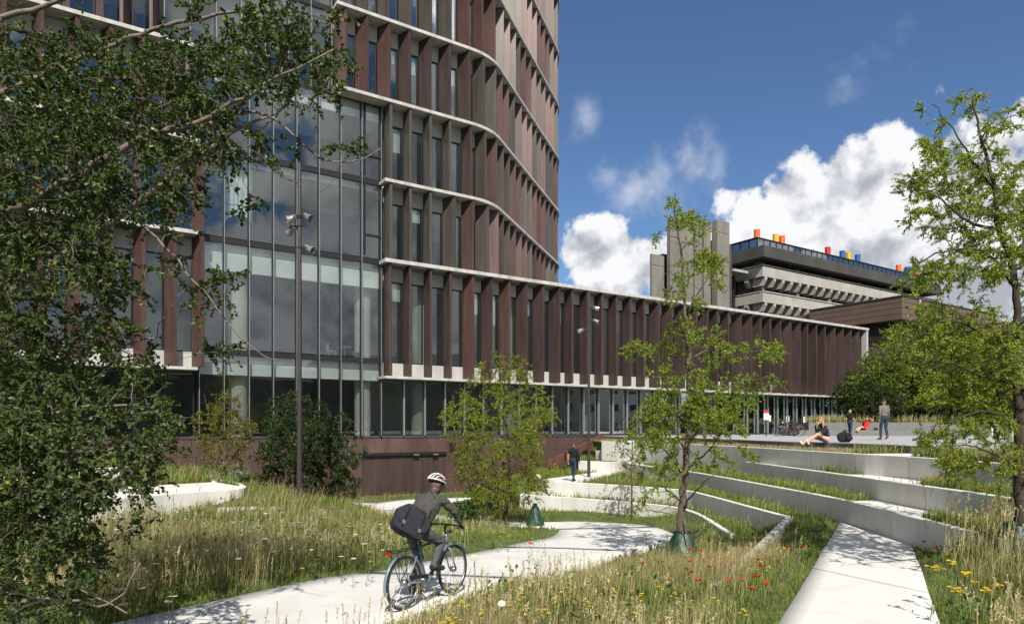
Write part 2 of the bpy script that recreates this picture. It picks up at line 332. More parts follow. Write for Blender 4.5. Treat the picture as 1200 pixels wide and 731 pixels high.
def tz(x, y):
    x = np.asarray(x, float); y = np.asarray(y, float); sh = x.shape; x = x.ravel(); y = y.ravel(); out = np.empty(x.shape)
    for i in range(0, len(x), 50000):
        d2 = (x[i:i + 50000, None] - CP[:, 0]) ** 2 + (y[i:i + 50000, None] - CP[:, 1]) ** 2 + .15
        w = d2 ** -1.75; out[i:i + 50000] = (w * CP[:, 2]).sum(1) / w.sum(1)
    return out.reshape(sh)
def tz1(x, y): return float(tz(np.array([x]), np.array([y]))[0])
def build_ground():
    xs = np.concatenate([[-900, -300, -120, -60, -35], np.arange(-24, 16.01, .3), [20, 30, 50, 90, 200, 500, 900]])
    ys = np.concatenate([[-900, -300, -100, -40, -15, -5], np.arange(0, 42.01, .3), [48, 60, 90, 150, 400, 900]])
    X, Y = np.meshgrid(xs, ys); Z = tz(X, Y)
    for p in PATHS: Z = np.where(in_poly(X, Y, p), Z - .16, Z)      # bedding cut for the cast paths
    nx, ny = len(xs), len(ys)
    i = np.arange(nx * ny).reshape(ny, nx)
    q = np.stack([i[:-1, :-1], i[:-1, 1:], i[1:, 1:], i[1:, :-1]], -1).reshape(-1, 4)
    o = np_mesh('ground', np.stack([X, Y, Z], -1).reshape(-1, 3), np.full(len(q), 4), q.ravel(), M['soil'], smooth=True)
    tag(o, kind='structure')

# ------------------------------------------------------------------ paths: cast slabs that follow the ground
PATHS = []
def ribbon(name, left, right, th=.28, lift=.035, mat_=None, flat=None):
    """left / right: matching edge lines in plan"""
    Lp, Rp = np.array(left)[:, :2], np.array(right)[:, :2]
    n = 160
    def rs(P):
        d = np.concatenate([[0], np.cumsum(np.linalg.norm(np.diff(P, axis=0), axis=1))]); t = np.linspace(0, d[-1], n)
        return np.stack([np.interp(t, d, P[:, 0]), np.interp(t, d, P[:, 1])], -1)
    Lp, Rp = rs(Lp), rs(Rp)
    k = 7; P = np.stack([Lp + (Rp - Lp) * (j / (k - 1)) for j in range(k)], 1)
    Z = (tz(P[..., 0], P[..., 1]) if flat is None else np.full(P.shape[:2], flat)) + lift
    Z = .35 * Z + .65 * Z.mean(1, keepdims=True)
    for _ in range(12): Z[1:-1] = .25 * Z[:-2] + .5 * Z[1:-1] + .25 * Z[2:]
    top = np.concatenate([P, Z[..., None]], -1)
    mid = P[:, k // 2]; run = np.concatenate([[0], np.cumsum(np.linalg.norm(np.diff(mid, axis=0), axis=1))]); cuts = [0] + [int(np.argmin(np.abs(run - q))) for q in np.arange(5.5, run[-1] - 1, 6.1)] + [n - 1]
    for i0, i1 in zip(cuts[:-1], cuts[1:]):
        T_ = top[i0:i1 + 1].copy(); nn = len(T_)
        if i1 < n - 1: d_ = T_[-2] - T_[-1]; T_[-1] += d_ / np.linalg.norm(d_, axis=1, keepdims=True) * .006
        T_ = T_.reshape(-1, 3); bot = T_.copy(); bot[:, 2] -= th; V = np.concatenate([T_, bot]); m = nn * k; F_ = []
        for i in range(nn - 1):
            for j in range(k - 1):
                a = i * k + j; F_.append((a, a + 1, a + k + 1, a + k)); F_.append((m + a, m + a + k, m + a + k + 1, m + a + 1))
            a = i * k; F_.append((a, a + k, m + a + k, m + a)); a += k - 1; F_.append((a, m + a, m + a + k, a + k))
        for e0 in (0, (nn - 1) * k):
            for j in range(k - 1): F_.append((e0 + j, e0 + j + 1, m + e0 + j + 1, m + e0 + j))
        q = np.array(F_); o = np_mesh(name, V, np.full(len(q), 4), q.ravel(), mat_ or M['white_path']); tag(o, kind='structure')
    PATHS.append(list(map(tuple, Lp)) + list(map(tuple, Rp[::-1])))
    return o
# hairpin path (cyclist)
inner = smooth_line([(-13, -1.5), (-8.2, 3.8), (-4.6, 8.3), (-1.9, 13.2), (-.4, 16.6), (.8, 19.4), (1.45, 21.6), (1.5, 22.7), (.9, 23.4), (-.5, 24.2), (-2.5, 24.9), (-4.4, 26.1), (-5.9, 28.4), (-6.8, 31), (-6.6, 34.2), (-5.6, 36.2)])
outer = smooth_line([(-10.5, -3.6), (-5.8, 1.6), (-2.3, 6.6), (.1, 11.2), (1.6, 14.2), (3.0, 17.0), (4.5, 19.4), (5.05, 21.2), (4.55, 23.4), (3.1, 25.1), (1.0, 25.2), (-.9, 26.3), (-2.6, 27.7), (-3.7, 30), (-3.4, 33.2), (-1.6, 37.6)])
ribbon('path', inner, outer)
ribbon('path', [(-6.4, 30.5), (-8.4, 32.2), (-10.2, 31.8)], [(-6.6, 34.0), (-8.2, 34.6), (-10.8, 33.5)], lift=.03)
# straight path to the sitting steps
ribbon('path', [(2.1, 6.3), (8.46, 17.6)], [(3.9, 5.8), (8.36, 14.3)], lift=.035)

build_ground()
# ------------------------------------------------------------------ terraces: nested slabs, each with a cast retaining wall
ZD, ZE, ZC, ZB, ZA, ZP = -.07, -.65, .51, 1.05, 1.62, 1.83
def con(px, H): return [(p.x, p.y) for p in (PH(x, y, H) for x, y in px)]
cE = smooth_line(con([(609, 579), (636, 581), (671, 583.3), (760, 590.5), (808, 599), (855, 626)], 3.0), .35)
cD = smooth_line(con([(628, 556), (636, 562.5), (648, 564.3), (700, 567), (760, 571), (800, 574.5), (822, 579), (870, 592), (922, 606)], 2.42), .35)
cC = smooth_line(con([(678, 540), (721, 541.5), (751, 545), (800, 551.5), (850, 560), (980, 584.5), (1068, 606), (1140, 625)], 1.84), .35)
cB = smooth_line(con([(698, 528), (728, 529.5), (760, 531), (847, 538), (985, 556), (1063, 567), (1198, 586), (1300, 600)], 1.3), .35)
cA = smooth_line(con([(705, 517), (732, 517.6), (760, 518.5), (857, 523), (987, 531), (1057, 535), (1195, 545), (1330, 556)], .73), .35)
cP = smooth_line([(6.6, 44.6), (7.6, 41.5), (9.6, 34.5), (10.4, 26.2), (11.3, 23.6), (11.5, 19.8), (11.3, 16.6), (11.0, 13), (10.8, 9)], .35)
far = {'E': [(6.6, 18.9), (8, 24), (8, 44), (0, 42), (-1, 36)], 'D': [(9, 18.6), (12, 24), (12, 45.2), (5, 44.2), (1, 40)],
       'C': [(9.4, 11), (14, 20), (14, 47), (6, 45), (3.4, 42)], 'B': [(14, 10), (16, 20), (16, 48), (7, 45.5), (4.4, 43)], 'A': [(13, 7), (18, 20), (18, 50), (8, 46.5), (4.9, 44.5)]}
TERR = {}
def terrace(key, line, z, zlow):
    poly = [tuple(p) for p in line] + far[key]; ins = []
    for i, p in enumerate(line):
        t = line[min(i + 1, len(line) - 1)] - line[max(i - 1, 0)]; t = t / np.linalg.norm(t); ins.append((p[0] - t[1] * .09, p[1] + t[0] * .09))
    # the soil surface stops just inside the wall
    o = MB().prism(ins + far[key], zlow, z - .03).build('terrace_ground', M['soil']); tag(o, kind='structure'); TERR[key] = (poly, z)
def wall(line, ztop, depth, label, th=.16, seam=2.1, name='terrace_wall', m='white_wall', side=1, fade=None, group='cast retaining walls of the terraces'):
    """cast wall along a line, built panel by panel with open joints; offset to the left of travel = uphill"""
    P = [Vector((p[0], p[1], 0)) for p in line]; n = len(P)
    L_ = [0.0]
    for i in range(1, n): L_.append(L_[-1] + (P[i] - P[i - 1]).length)
    nor = []
    for i in range(n):
        t = (P[min(i + 1, n - 1)] - P[max(i - 1, 0)]).normalized(); nor.append(Vector((-t.y, t.x, 0)) * side)
    root = empty(name, (P[0].x, P[0].y, ztop), label=label, cat='retaining wall', group=group)
    b = MB(); cur = 0; start = 0
    def zt(i): return ztop if not fade else ztop - fade(L_[i] / L_[-1])
    i0 = 0
    while i0 < n - 1:
        i1 = i0 + 1
        while i1 < n - 1 and L_[i1] - L_[i0] < seam: i1 += 1
        rings = []
        for i in range(i0, i1 + 1):
            p = P[i].copy()
            if i == i1 and i1 < n - 1: p -= (P[i] - P[i - 1]).normalized() * .026
            q = p + nor[i] * th; z1 = zt(i); z0 = ztop - depth; c = .012
            a = p + nor[i] * c
            rings.append([Vector((p.x, p.y, z0)), Vector((p.x, p.y, z1 - c)), Vector((a.x, a.y, z1)), Vector((q.x, q.y, z1)), Vector((q.x, q.y, z0))])
        w = MB().loft(rings).build('wall_panel', M[m], root); w.matrix_parent_inverse = Matrix.Translation(-root.location); i0 = i1
    return root
def tread(parent, poly, z, th=.05):
    o = MB().prism(poly, z - th, z).build('tread', M['white_path'], parent); o.matrix_parent_inverse = Matrix.Translation(-parent.location); TREADS.append(poly); return o
TREADS = []
for k, line, z, zl in (('E', cE, ZE, -2.5), ('D', cD, ZD, -2.5), ('C', cC, ZC, -2.5), ('B', cB, ZB, -2.4), ('A', cA, ZA, -2.3)): terrace(k, line, z, zl)
wE = wall(cE, ZE + .015, 1.1, 'lowest pale concrete terrace wall above the bend of the path, in front of the man in black', side=1)
wD = wall(cD, ZD + .015, 1.1, 'pale concrete wall whose end the man in black walks above, running to the kink beside the straight path', side=1)
wC = wall(cC, ZC + .015, 1.15, 'pale concrete wall at the head of the straight white path, lowest of the three big steps', side=1)
wB = wall(cB, ZB + .015, 1.1, 'pale concrete terrace wall, middle one of the three big steps on the right', side=1)
wA = wall(cA, ZA + .015, 1.1, 'pale concrete terrace wall right below the grey plaza edge, highest of the big steps', side=1)
def seg(line, y0, y1): return [tuple(p) for p in line if min(y0, y1) <= p[1] <= max(y0, y1)]
def between(lo, hi, ya, yb):
    a = seg(lo, ya, yb); b = seg(hi, ya, yb); a = [(x + .165, y) for x, y in a]; b = [(x - .004, y) for x, y in b]
    return a + b[::-1]
tread(wC, between(cC, cB, 14.1, 17.7), ZC + .012); tread(wB, between(cB, cA, 16.0, 19.4), ZB + .012); tread(wA, between(cA, cP, 17.6, 20.0), ZA + .012)
# zigzag steps of the far end
def poly_h(px, H): return [(p.x, p.y) for p in (PH(x, y, H) for x, y in px)]
tread(wD, poly_h([(637, 561.5), (650, 563.8), (671, 565.2), (686, 564.6), (733, 553), (708, 552)], 2.42), ZD + .012)
tread(wE, poly_h([(611, 577.4), (636, 579.2), (670, 581.4), (676, 578.8), (640, 575)], 3.0), ZE + .012)
tread(wC, poly_h([(722, 541.3), (752, 544.6), (768, 540.2), (735, 537.3)], 1.84), ZC + .012)
tread(wB, poly_h([(729, 529.2), (762, 530.8), (776, 527.4), (742, 526.2)], 1.3), ZB + .012)
tread(wA, poly_h([(720, 517.1), (760, 518.3), (790, 516.6), (740, 515.6)], .73), ZA + .012)
# kerb that runs from the kink of the wall back towards the viewer, and the short kerb below it
def kerb(pts, label, w=.14, h=.10, name='kerb', m='white_pc'):
    line = smooth_line(pts, .4); b = MB(); rings = []
    for i, p in enumerate(line):
        t = line[min(i + 1, len(line) - 1)] - line[max(i - 1, 0)]; t = t / np.linalg.norm(t[:2]); nx, ny = -t[1] * w / 2, t[0] * w / 2
        z = (p[2] if len(p) > 2 else tz1(p[0], p[1]) + h)
        rings.append([Vector((p[0] - nx, p[1] - ny, z - .5)), Vector((p[0] - nx, p[1] - ny, z)), Vector((p[0] + nx, p[1] + ny, z)), Vector((p[0] + nx, p[1] + ny, z - .5))])
    b.loft(rings); o = b.build(name, M[m]); return tag(o, label, 'kerb')
kerb([(7.58, 18.6, -.02), (6.2, 16.1, -.06), (4.75, 13.5, -.10), (3.2, 10.8, -.12)], 'thin pale concrete kerb slanting through the poppies left of the straight path')
kerb([(-8.3, 19.4, .10), (-7.2, 19.4, .13), (-6.5, 19.0, .16)], 'short pale kerb showing through the dry grass beside the tall lamp post', w=.35)

# plaza, its granite edge and the long granite steps at its back
def build_plaza():
    poly = [tuple(p) for p in cP[::-1]] + [(5.4, 48), (60, 90), (140, 90), (140, -6), (10.8, -6)]
    pl = MB().prism(poly, -2.2, ZP).build('plaza', M['granite_dk']); tag(pl, kind='structure')
    top = MB().prism([(p[0] + .012, p[1]) for p in cP[::-1]] + [(5.42, 48), (60, 90), (140, 90), (140, -6), (10.812, -6)], ZP, ZP + .03).build('plaza', M['granite']); tag(top, kind='structure')
    # front granite steps: two high benches, from px 930 to the right
    a, b_ = PX(936, 512, 45.6), Vector((70, 43.5, 0)); d = (b_ - a); d.z = 0; d.normalize(); nb = Vector((-d.y, d.x, 0))
    a.z = 0
    root = empty('granite_steps', (a.x, a.y, ZP), label='long grey granite seating steps at the back of the plaza', cat='steps')
    for k, (off, z0, z1, sh) in enumerate(((0, ZP, ZP + .42, 0), (.9, ZP + .42, ZP + .94, 1.0))):
        p0, p1 = a + nb * off + d * sh, a + d * 60 + nb * off; q0, q1 = p0 + nb * (4 - off), p1 + nb * (4 - off)
        m = MB(); L_ = (p1 - p0).length; nseg = 24
        for i in range(nseg):
            s0 = p0 + d * (L_ * i / nseg + .004); s1 = p0 + d * (L_ * (i + 1) / nseg - .004)
            m.prism([(s0.x, s0.y), (s1.x, s1.y), (s1.x + nb.x * (4 - off), s1.y + nb.y * (4 - off)), (s0.x + nb.x * (4 - off), s0.y + nb.y * (4 - off))], z0 + (.003 if k else -.2), z1)
        o = m.build('step', M['granite_dk'], root); o.matrix_parent_inverse = Matrix.Translation(-root.location)
    return a, d, nb
STEP_A, STEP_D, STEP_N = build_plaza()
# raised planting bed behind the granite steps
bedp = [STEP_A + STEP_N * 4 + STEP_D * 2, STEP_A + STEP_N * 4 + STEP_D * 60, STEP_A + STEP_N * 24 + STEP_D * 60, STEP_A + STEP_N * 24 + STEP_D * 12]
o = MB().prism([(p.x, p.y) for p in bedp], ZP - .1, ZP + .9).build('planting_bed', M['soil']); tag(o, kind='structure')

# ------------------------------------------------------------------ left terraces
cL1 = smooth_line([(-11.0, 25.0), (-9.6, 23.6), (-8.55, 21.9), (-8.28, 21.2), (-8.3, 20.75), (-8.75, 20.15), (-9.5, 19.2), (-10.4, 17.6), (-12.5, 15.6), (-15.5, 13.4), (-20, 11.5)][::-1], .35)
cL2 = smooth_line([(-13.4, 24.5), (-13.05, 23.2), (-13.3, 22.4), (-14.2, 21.4), (-16.5, 19.4), (-21, 16.5)][::-1], .35)
ZL1, ZL2 = .51, 1.05
def left_terrace(line, z, back):
    poly = [tuple(p) for p in line] + back; ins = []
    for i, p in enumerate(line):
        t = line[min(i + 1, len(line) - 1)] - line[max(i - 1, 0)]; t = t / np.linalg.norm(t); ins.append((p[0] - t[1] * .09, p[1] + t[0] * .09))
    o = MB().prism(ins + back, -1.5, z - .03).build('terrace_ground', M['soil']); tag(o, kind='structure'); return poly
LT1 = left_terrace(cL1, ZL1, [(-14, 28.5), (-24, 24), (-26, 14)]); LT2 = left_terrace(cL2, ZL2, [(-14.8, 26.5), (-24, 24.5), (-27, 18)])
wL1 = wall(cL1, ZL1 + .015, 1.1, 'rounded pale concrete wall with a broad walkway on top, behind the dry grass on the left', side=1, group='curved walls of the left garden')
wL2 = wall(cL2, ZL2 + .015, 1.1, 'upper pale concrete wall end half hidden by the leafy branches on the left', side=1, group='curved walls of the left garden')
wk = [tuple(p) for p in cL1 if p[1] < 21.9]
tread(wL1, [(x - .15, y + .08) for x, y in wk] + [(-10.2, 23.4), (-11.4, 22.1), (-13.2, 20.2), (-16, 17.6), (-21, 14)], ZL1 + .012)
kerb([(-10.2, 23.4, .56), (-11.6, 26.4, .56), (-11.2, 28.4, .56)], 'low white kerb curving through the grass behind the rounded wall', w=.16)
# ------------------------------------------------------------------ the copper clad tower and its wing
U = Vector((.837, .547, 0)).normalized(); NO = Vector((U.y, -U.x, 0)); UP = Vector((0, 0, 1))
O0 = Vector((-6.7, 37.2, 0))
def tx(px):  # wall coordinate of a pixel column on the outer plane of the facade
    Y = 50961 / (1825 - px); return ((px - CX) * Y / F - O0.x) / U.x
BAY = 1.265
ZF, ZS, ZT = 1.95, 5.22, 11.6                    # ground floor sill, soffit, top of the wing
LEV = [ZT + 4.35 * i for i in range(0, 10)]
def fpos(t, d, z): return O0 + U * t + NO * d + UP * z
# tower outline: straight front, rounded corner, straight side, rounded corner, back
TC, RC = 6.55, 4.0
class Outline:
    def __init__(s):
        s.segs = []; p = O0 + U * (TC - RC * math.tan(R(19.35))); a = math.atan2(U.y, U.x)
        s.t_curve = TC - RC * math.tan(R(19.35)); s.a0 = a; s.p1 = p
        s.a1 = a + R(38.7); c = p - NO * RC; s.c1 = c
        s.l1 = RC * R(38.7); s.p2 = c + RC * Vector((math.sin(s.a1), -math.cos(s.a1), 0))
        s.len2 = 14.2; d2 = Vector((math.cos(s.a1), math.sin(s.a1), 0)); s.p3 = s.p2 + d2 * s.len2
        s.a2 = s.a1 + R(100); s.c2 = s.p3 - Vector((math.sin(s.a1), -math.cos(s.a1), 0)) * 5.0; s.l3 = 5.0 * R(100)
        s.p4 = s.c2 + 5.0 * Vector((math.sin(s.a2), -math.cos(s.a2), 0))
    def at(s, q):  # q: arc length, 0 at t = 0 of the wall -> point, tangent angle
        if q <= s.t_curve: return O0 + U * q, s.a0
        q -= s.t_curve
        if q <= s.l1: a = s.a0 + q / RC; return s.c1 + RC * Vector((math.sin(a), -math.cos(a), 0)), a
        q -= s.l1
        if q <= s.len2: return s.p2 + (s.p3 - s.p2).normalized() * q, s.a1
        q -= s.len2
        if q <= s.l3: a = s.a1 + q / 5.0; return s.c2 + 5.0 * Vector((math.sin(a), -math.cos(a), 0)), a
        q -= s.l3
        return s.p4 + Vector((math.cos(s.a2), math.sin(s.a2), 0)) * q, s.a2
    def frame(s, q, d=0):
        p, a = s.at(q); t = Vector((math.cos(a), math.sin(a), 0)); n = Vector((math.sin(a), -math.cos(a), 0)); return p + n * d, t, n
OUT = Outline(); QV = OUT.t_curve + OUT.l1 + OUT.len2 + OUT.l3 * .75
def strip(b, outline, q0, q1, step, d0, d1, z0, z1, mi=0):
    """a solid strip along an outline between offsets d0 and d1"""
    n = max(1, int(math.ceil((q1 - q0) / step))); rings = []
    for i in range(n + 1):
        q = q0 + (q1 - q0) * i / n; a, _, _ = outline(q, d0); c, _, _ = outline(q, d1)
        rings.append([Vector((a.x, a.y, z0)), Vector((c.x, c.y, z0)), Vector((c.x, c.y, z1)), Vector((a.x, a.y, z1))])
    b.loft(rings, mi=mi)
def straight(q, d=0): return O0 + U * q + NO * d, U, NO
def fin_mesh(b, p, t, n, lean, depth, z0, z1, th=.15):
    """p on the outer plane; a folded copper blade standing on edge"""
    root = p - n * .84; tip = root + n * depth + t * (depth * math.tan(lean)); a = (tip - root).normalized(); c = UP.cross(a)
    ctr = (root + tip) / 2; ctr.z = (z0 + z1) / 2
    b.box(ctr, ((tip - root).length, th, z1 - z0), (a, c, UP))
def window_parts(parent, p0, p1, n, z0, z1, real=True, frame_mb=None, pane_mb=None, side=.10):
    """a framed pane between two points of the wall plane"""
    p0, p1 = Vector(p0), Vector(p1); t = (p1 - p0).normalized(); a, c = p0 + t * side, p1 - t * side; w = .055
    f = frame_mb if frame_mb is not None else MB(); g = pane_mb if pane_mb is not None else MB()
    for q in (a + t * w / 2, c - t * w / 2): f.box((q.x, q.y, (z0 + z1) / 2), (w, .12, z1 - z0), (t, n, UP))
    m = (a + c) / 2; L_ = (c - a).length - 2 * w
    for z in (z0 + w / 2, z1 - w / 2): f.box((m.x, m.y, z), (L_, .12, w), (t, n, UP))
    tw = rnd.uniform(-.005, .005); t3 = (t + n * tw).normalized(); n3 = UP.cross(t3); n3 = n3 if n3.dot(n) > 0 else -n3
    g.box((m.x - n.x * .02, m.y - n.y * .02, (z0 + z1) / 2), (L_, .012, z1 - z0 - 2 * w), (t3, n3, UP))
    if real:
        fo = f.build('window', M['frame'], parent); g.build('pane', M['glass'], fo)
        if z0 > 5.5 and rnd.random() < .38:
            h = (z1 - z0) * rnd.choice([.22, .28, .4, .3]); q = m - n * .16; MB().box((q.x, q.y, z1 - h / 2 - .03), (L_ - .04, .02, h), (t, n, UP)).build('blind', M['mint'], fo)
def build_podium():
    root = empty('podium_wing', (0, 0, 0), label='long low copper finned wing with white bands running right from the tower', cat='building')
    t1 = tx(1015); tl = tx(232)
    # structure: roof, soffit, floor, back, end wall
    b = MB()
    b.loft([[fpos(t, -.5, ZT - .32), fpos(t, -.5, ZT - .06), fpos(t, -16, ZT - .06), fpos(t, -16, ZT - .32)] for t in (0.0, t1)])
    o = b.build('roof', M['roofing'], root)
    b = MB(); pm = fpos((0 + t1) / 2, -8.2, 0)
    def slab(b, ta, tb, d0, d1, z0, z1, mi=0):
        b.loft([[fpos(t, d0, z0), fpos(t, d1, z0), fpos(t, d1, z1), fpos(t, d0, z1)] for t in (ta, tb)], mi=mi)
    slab(b, 0.0, t1 - .2, -1.15, -15.9, ZS + .03, ZS + .55)
    fl = MB(); slab(fl, 0.0, t1 - .2, -1.12, -15.9, ZF - .25, ZF - .02); fl.build('floor_slab', M['floor_in'], root)
    b.build('floor_slab', M['ceiling'], root)
    b = MB(); slab(b, 0.0, t1 - .2, -5.2, -5.4, ZF, ZS); slab(b, 0.0, t1 - .2, -5.0, -5.2, ZS + .56, ZT - .33)
    for t in (6.0, 14, 23, 33, 41): slab(b, t, t + .15, -3, -5.1, ZF, ZS); slab(b, t + 1.9, t + 2.05, -2, -4.9, ZS + .56, ZT - .33)
    slab(b, t1 - .18, t1 - .02, -.9, -15.9, ZF - 2, ZT - .33)
    b.build('interior_wall', M['interior'], root)
    # white end column and ledges
    b = MB(); slab(b, t1 - .02, t1 + .25, .05, -.88, -.2 + ZF, ZT - .23); b.build('end_post', M['spandrel'], root)
    b = MB(); slab(b, -.25, t1 + .3, .1, -.86, ZT - .2, ZT); b.build('ledge', M['ledge'], root)
    b = MB(); slab(b, -.25, t1 + .0, .06, -1.2, ZS - .13, ZS); b.build('ledge', M['ledge'], root)
    b = MB(); slab(b, 0, t1, -.80, -.92, ZS + .003, ZS + .78); b.build('spandrel', M['spandrel'], root)
    b = MB(); slab(b, 0, t1, -.80, -.92, ZT - 1.05, ZT - .203); b.build('spandrel', M['panel_shaded'], root)
    n = int(round(t1 / BAY)); bw = t1 / n
    wide = [0, 0, 0, 0, 1, 1, 1, 1, 1, 1, 0, 0, 0, 0, 0, 0, 1, 1, 1, 1, 1, 0, 0, 1, 1, .5, 0, .5, 1, 1, 0, 0, 0, 1, 1, 1, 1, 1, .5, 0]
    for i in range(n + 1):
        t = i * bw; w = wide[i % len(wide)] ; p = fpos(min(t + .08, t1 - .08) if i in (0, n) else t, 0, 0)
        f = MB(); fin_mesh(f, p, U, NO, R(2 + 17 * w), .78, ZS + .06 , ZT - .203, .15)
        o = f.build('fin', M[('copper', 'copper', 'copper_red')[2 if i in (4, 6) else rnd.randint(0, 1)]], root, bevel=.008)
    for i in range(n):
        window_parts(root, fpos(i * bw, -.88, 0), fpos((i + 1) * bw, -.88, 0), NO, ZS + .79, ZT - 1.06)
    # ground floor glazing
    m2 = int(round((t1 + .2) / 1.30)); gw = (t1 + 0.0) / m2
    for i in range(m2):
        p0, p1 = fpos(i * gw, -1.05, 0), fpos((i + 1) * gw, -1.05, 0)
        window_parts(root, p0, p1, NO, ZF, ZS - .132, side=.012)
        q = fpos((i + .985) * gw, -.93, 0)
        bb = MB().box((q.x, q.y, (ZF + ZS - .13) / 2), (.07, .16, ZS - ZF - .15), (U, NO, UP)); bb.build('mullion', M['mullion'], root)
    # columns behind the glass
    for t in (2.7, 9.0, 15.4, 21.8, 28.2, 34.6, 41.0):
        for z0, z1 in ((ZF, ZS + .02), (ZS + .56, ZT - .33)):
            c = fpos(t, -2.0, 0); MB().tube([(c.x, c.y, z0), (c.x, c.y, z1)], .42, 24).build('column', M['column'], root, smooth=False)
    # plinth down to the sunken court, with the folding door
    b = MB(); tdl, tdr = tx(432), tx(531); t0 = tx(150)
    zb, zd = -1.9, .98
    def panelrow(b, ta, tb, z0, z1, w=.62):
        k = max(1, int((tb - ta) / w)); ww = (tb - ta) / k
        for i in range(k): slab(b, ta + i * ww + .006, ta + (i + 1) * ww - .006, -.98, -1.06, z0, z1)
    slab(b, t0 - 6, t1, -1.06, -1.4, zb, ZF - .05)
    panelrow(b, t0 - 6, t1, .98 + .012, ZF - .12); panelrow(b, t0 - 6, tdl, zb, .98); panelrow(b, tdr, t1, zb, .98)
    b.build('plinth', M['plinth'], root)
    b = MB(); slab(b, t0 - 6, t1, -.94, -1.2, ZF - .11, ZF - .002); b.build('sill', M['concrete_dk'], root)
    door = MB(); k = 7; ww = (tdr - tdl) / k
    for i in range(k): slab(door, tdl + i * ww + .012, tdl + (i + 1) * ww - .012, -1.045 if i < 3 else -1.02, -1.058, -1.45, .83)
    do = door.build('door', M['copper'], root)
    tr = MB(); slab(tr, tdl - .05, tdr + .05, -.86, -1.05, .84, .975); tr.build('door_track', M['frame'], root)
    for t in (.62, .86):
        l = MB(); c = fpos(tdl + (tdr - tdl) * t, -.80, .86); l.box(c, (.32, .12, .09), (U, NO, UP)); l.build('door_lamp', M['chrome'], root)
    c = fpos(tx(538), -.9, 1.25); bl = MB(); bl.box(c, (.12, .2, .5), (U, NO, UP)); bl.box(c + UP * .18 + NO * .15, (.22, .3, .2), (U, NO, UP)); bl.build('wall_light', M['frame'], root)
    c = fpos(t1 - 14, -5, ZT)
    MB().tube([c, c + UP * .5], [.9, .8], 16).build('roof_hatch', M['concrete_dk'], root); c = fpos(tx(745), -4, ZT); MB().tube([c, c + UP * .45], [.7, .6], 16).build('roof_hatch', M['concrete_dk'], root)
    return root
POD = build_podium()

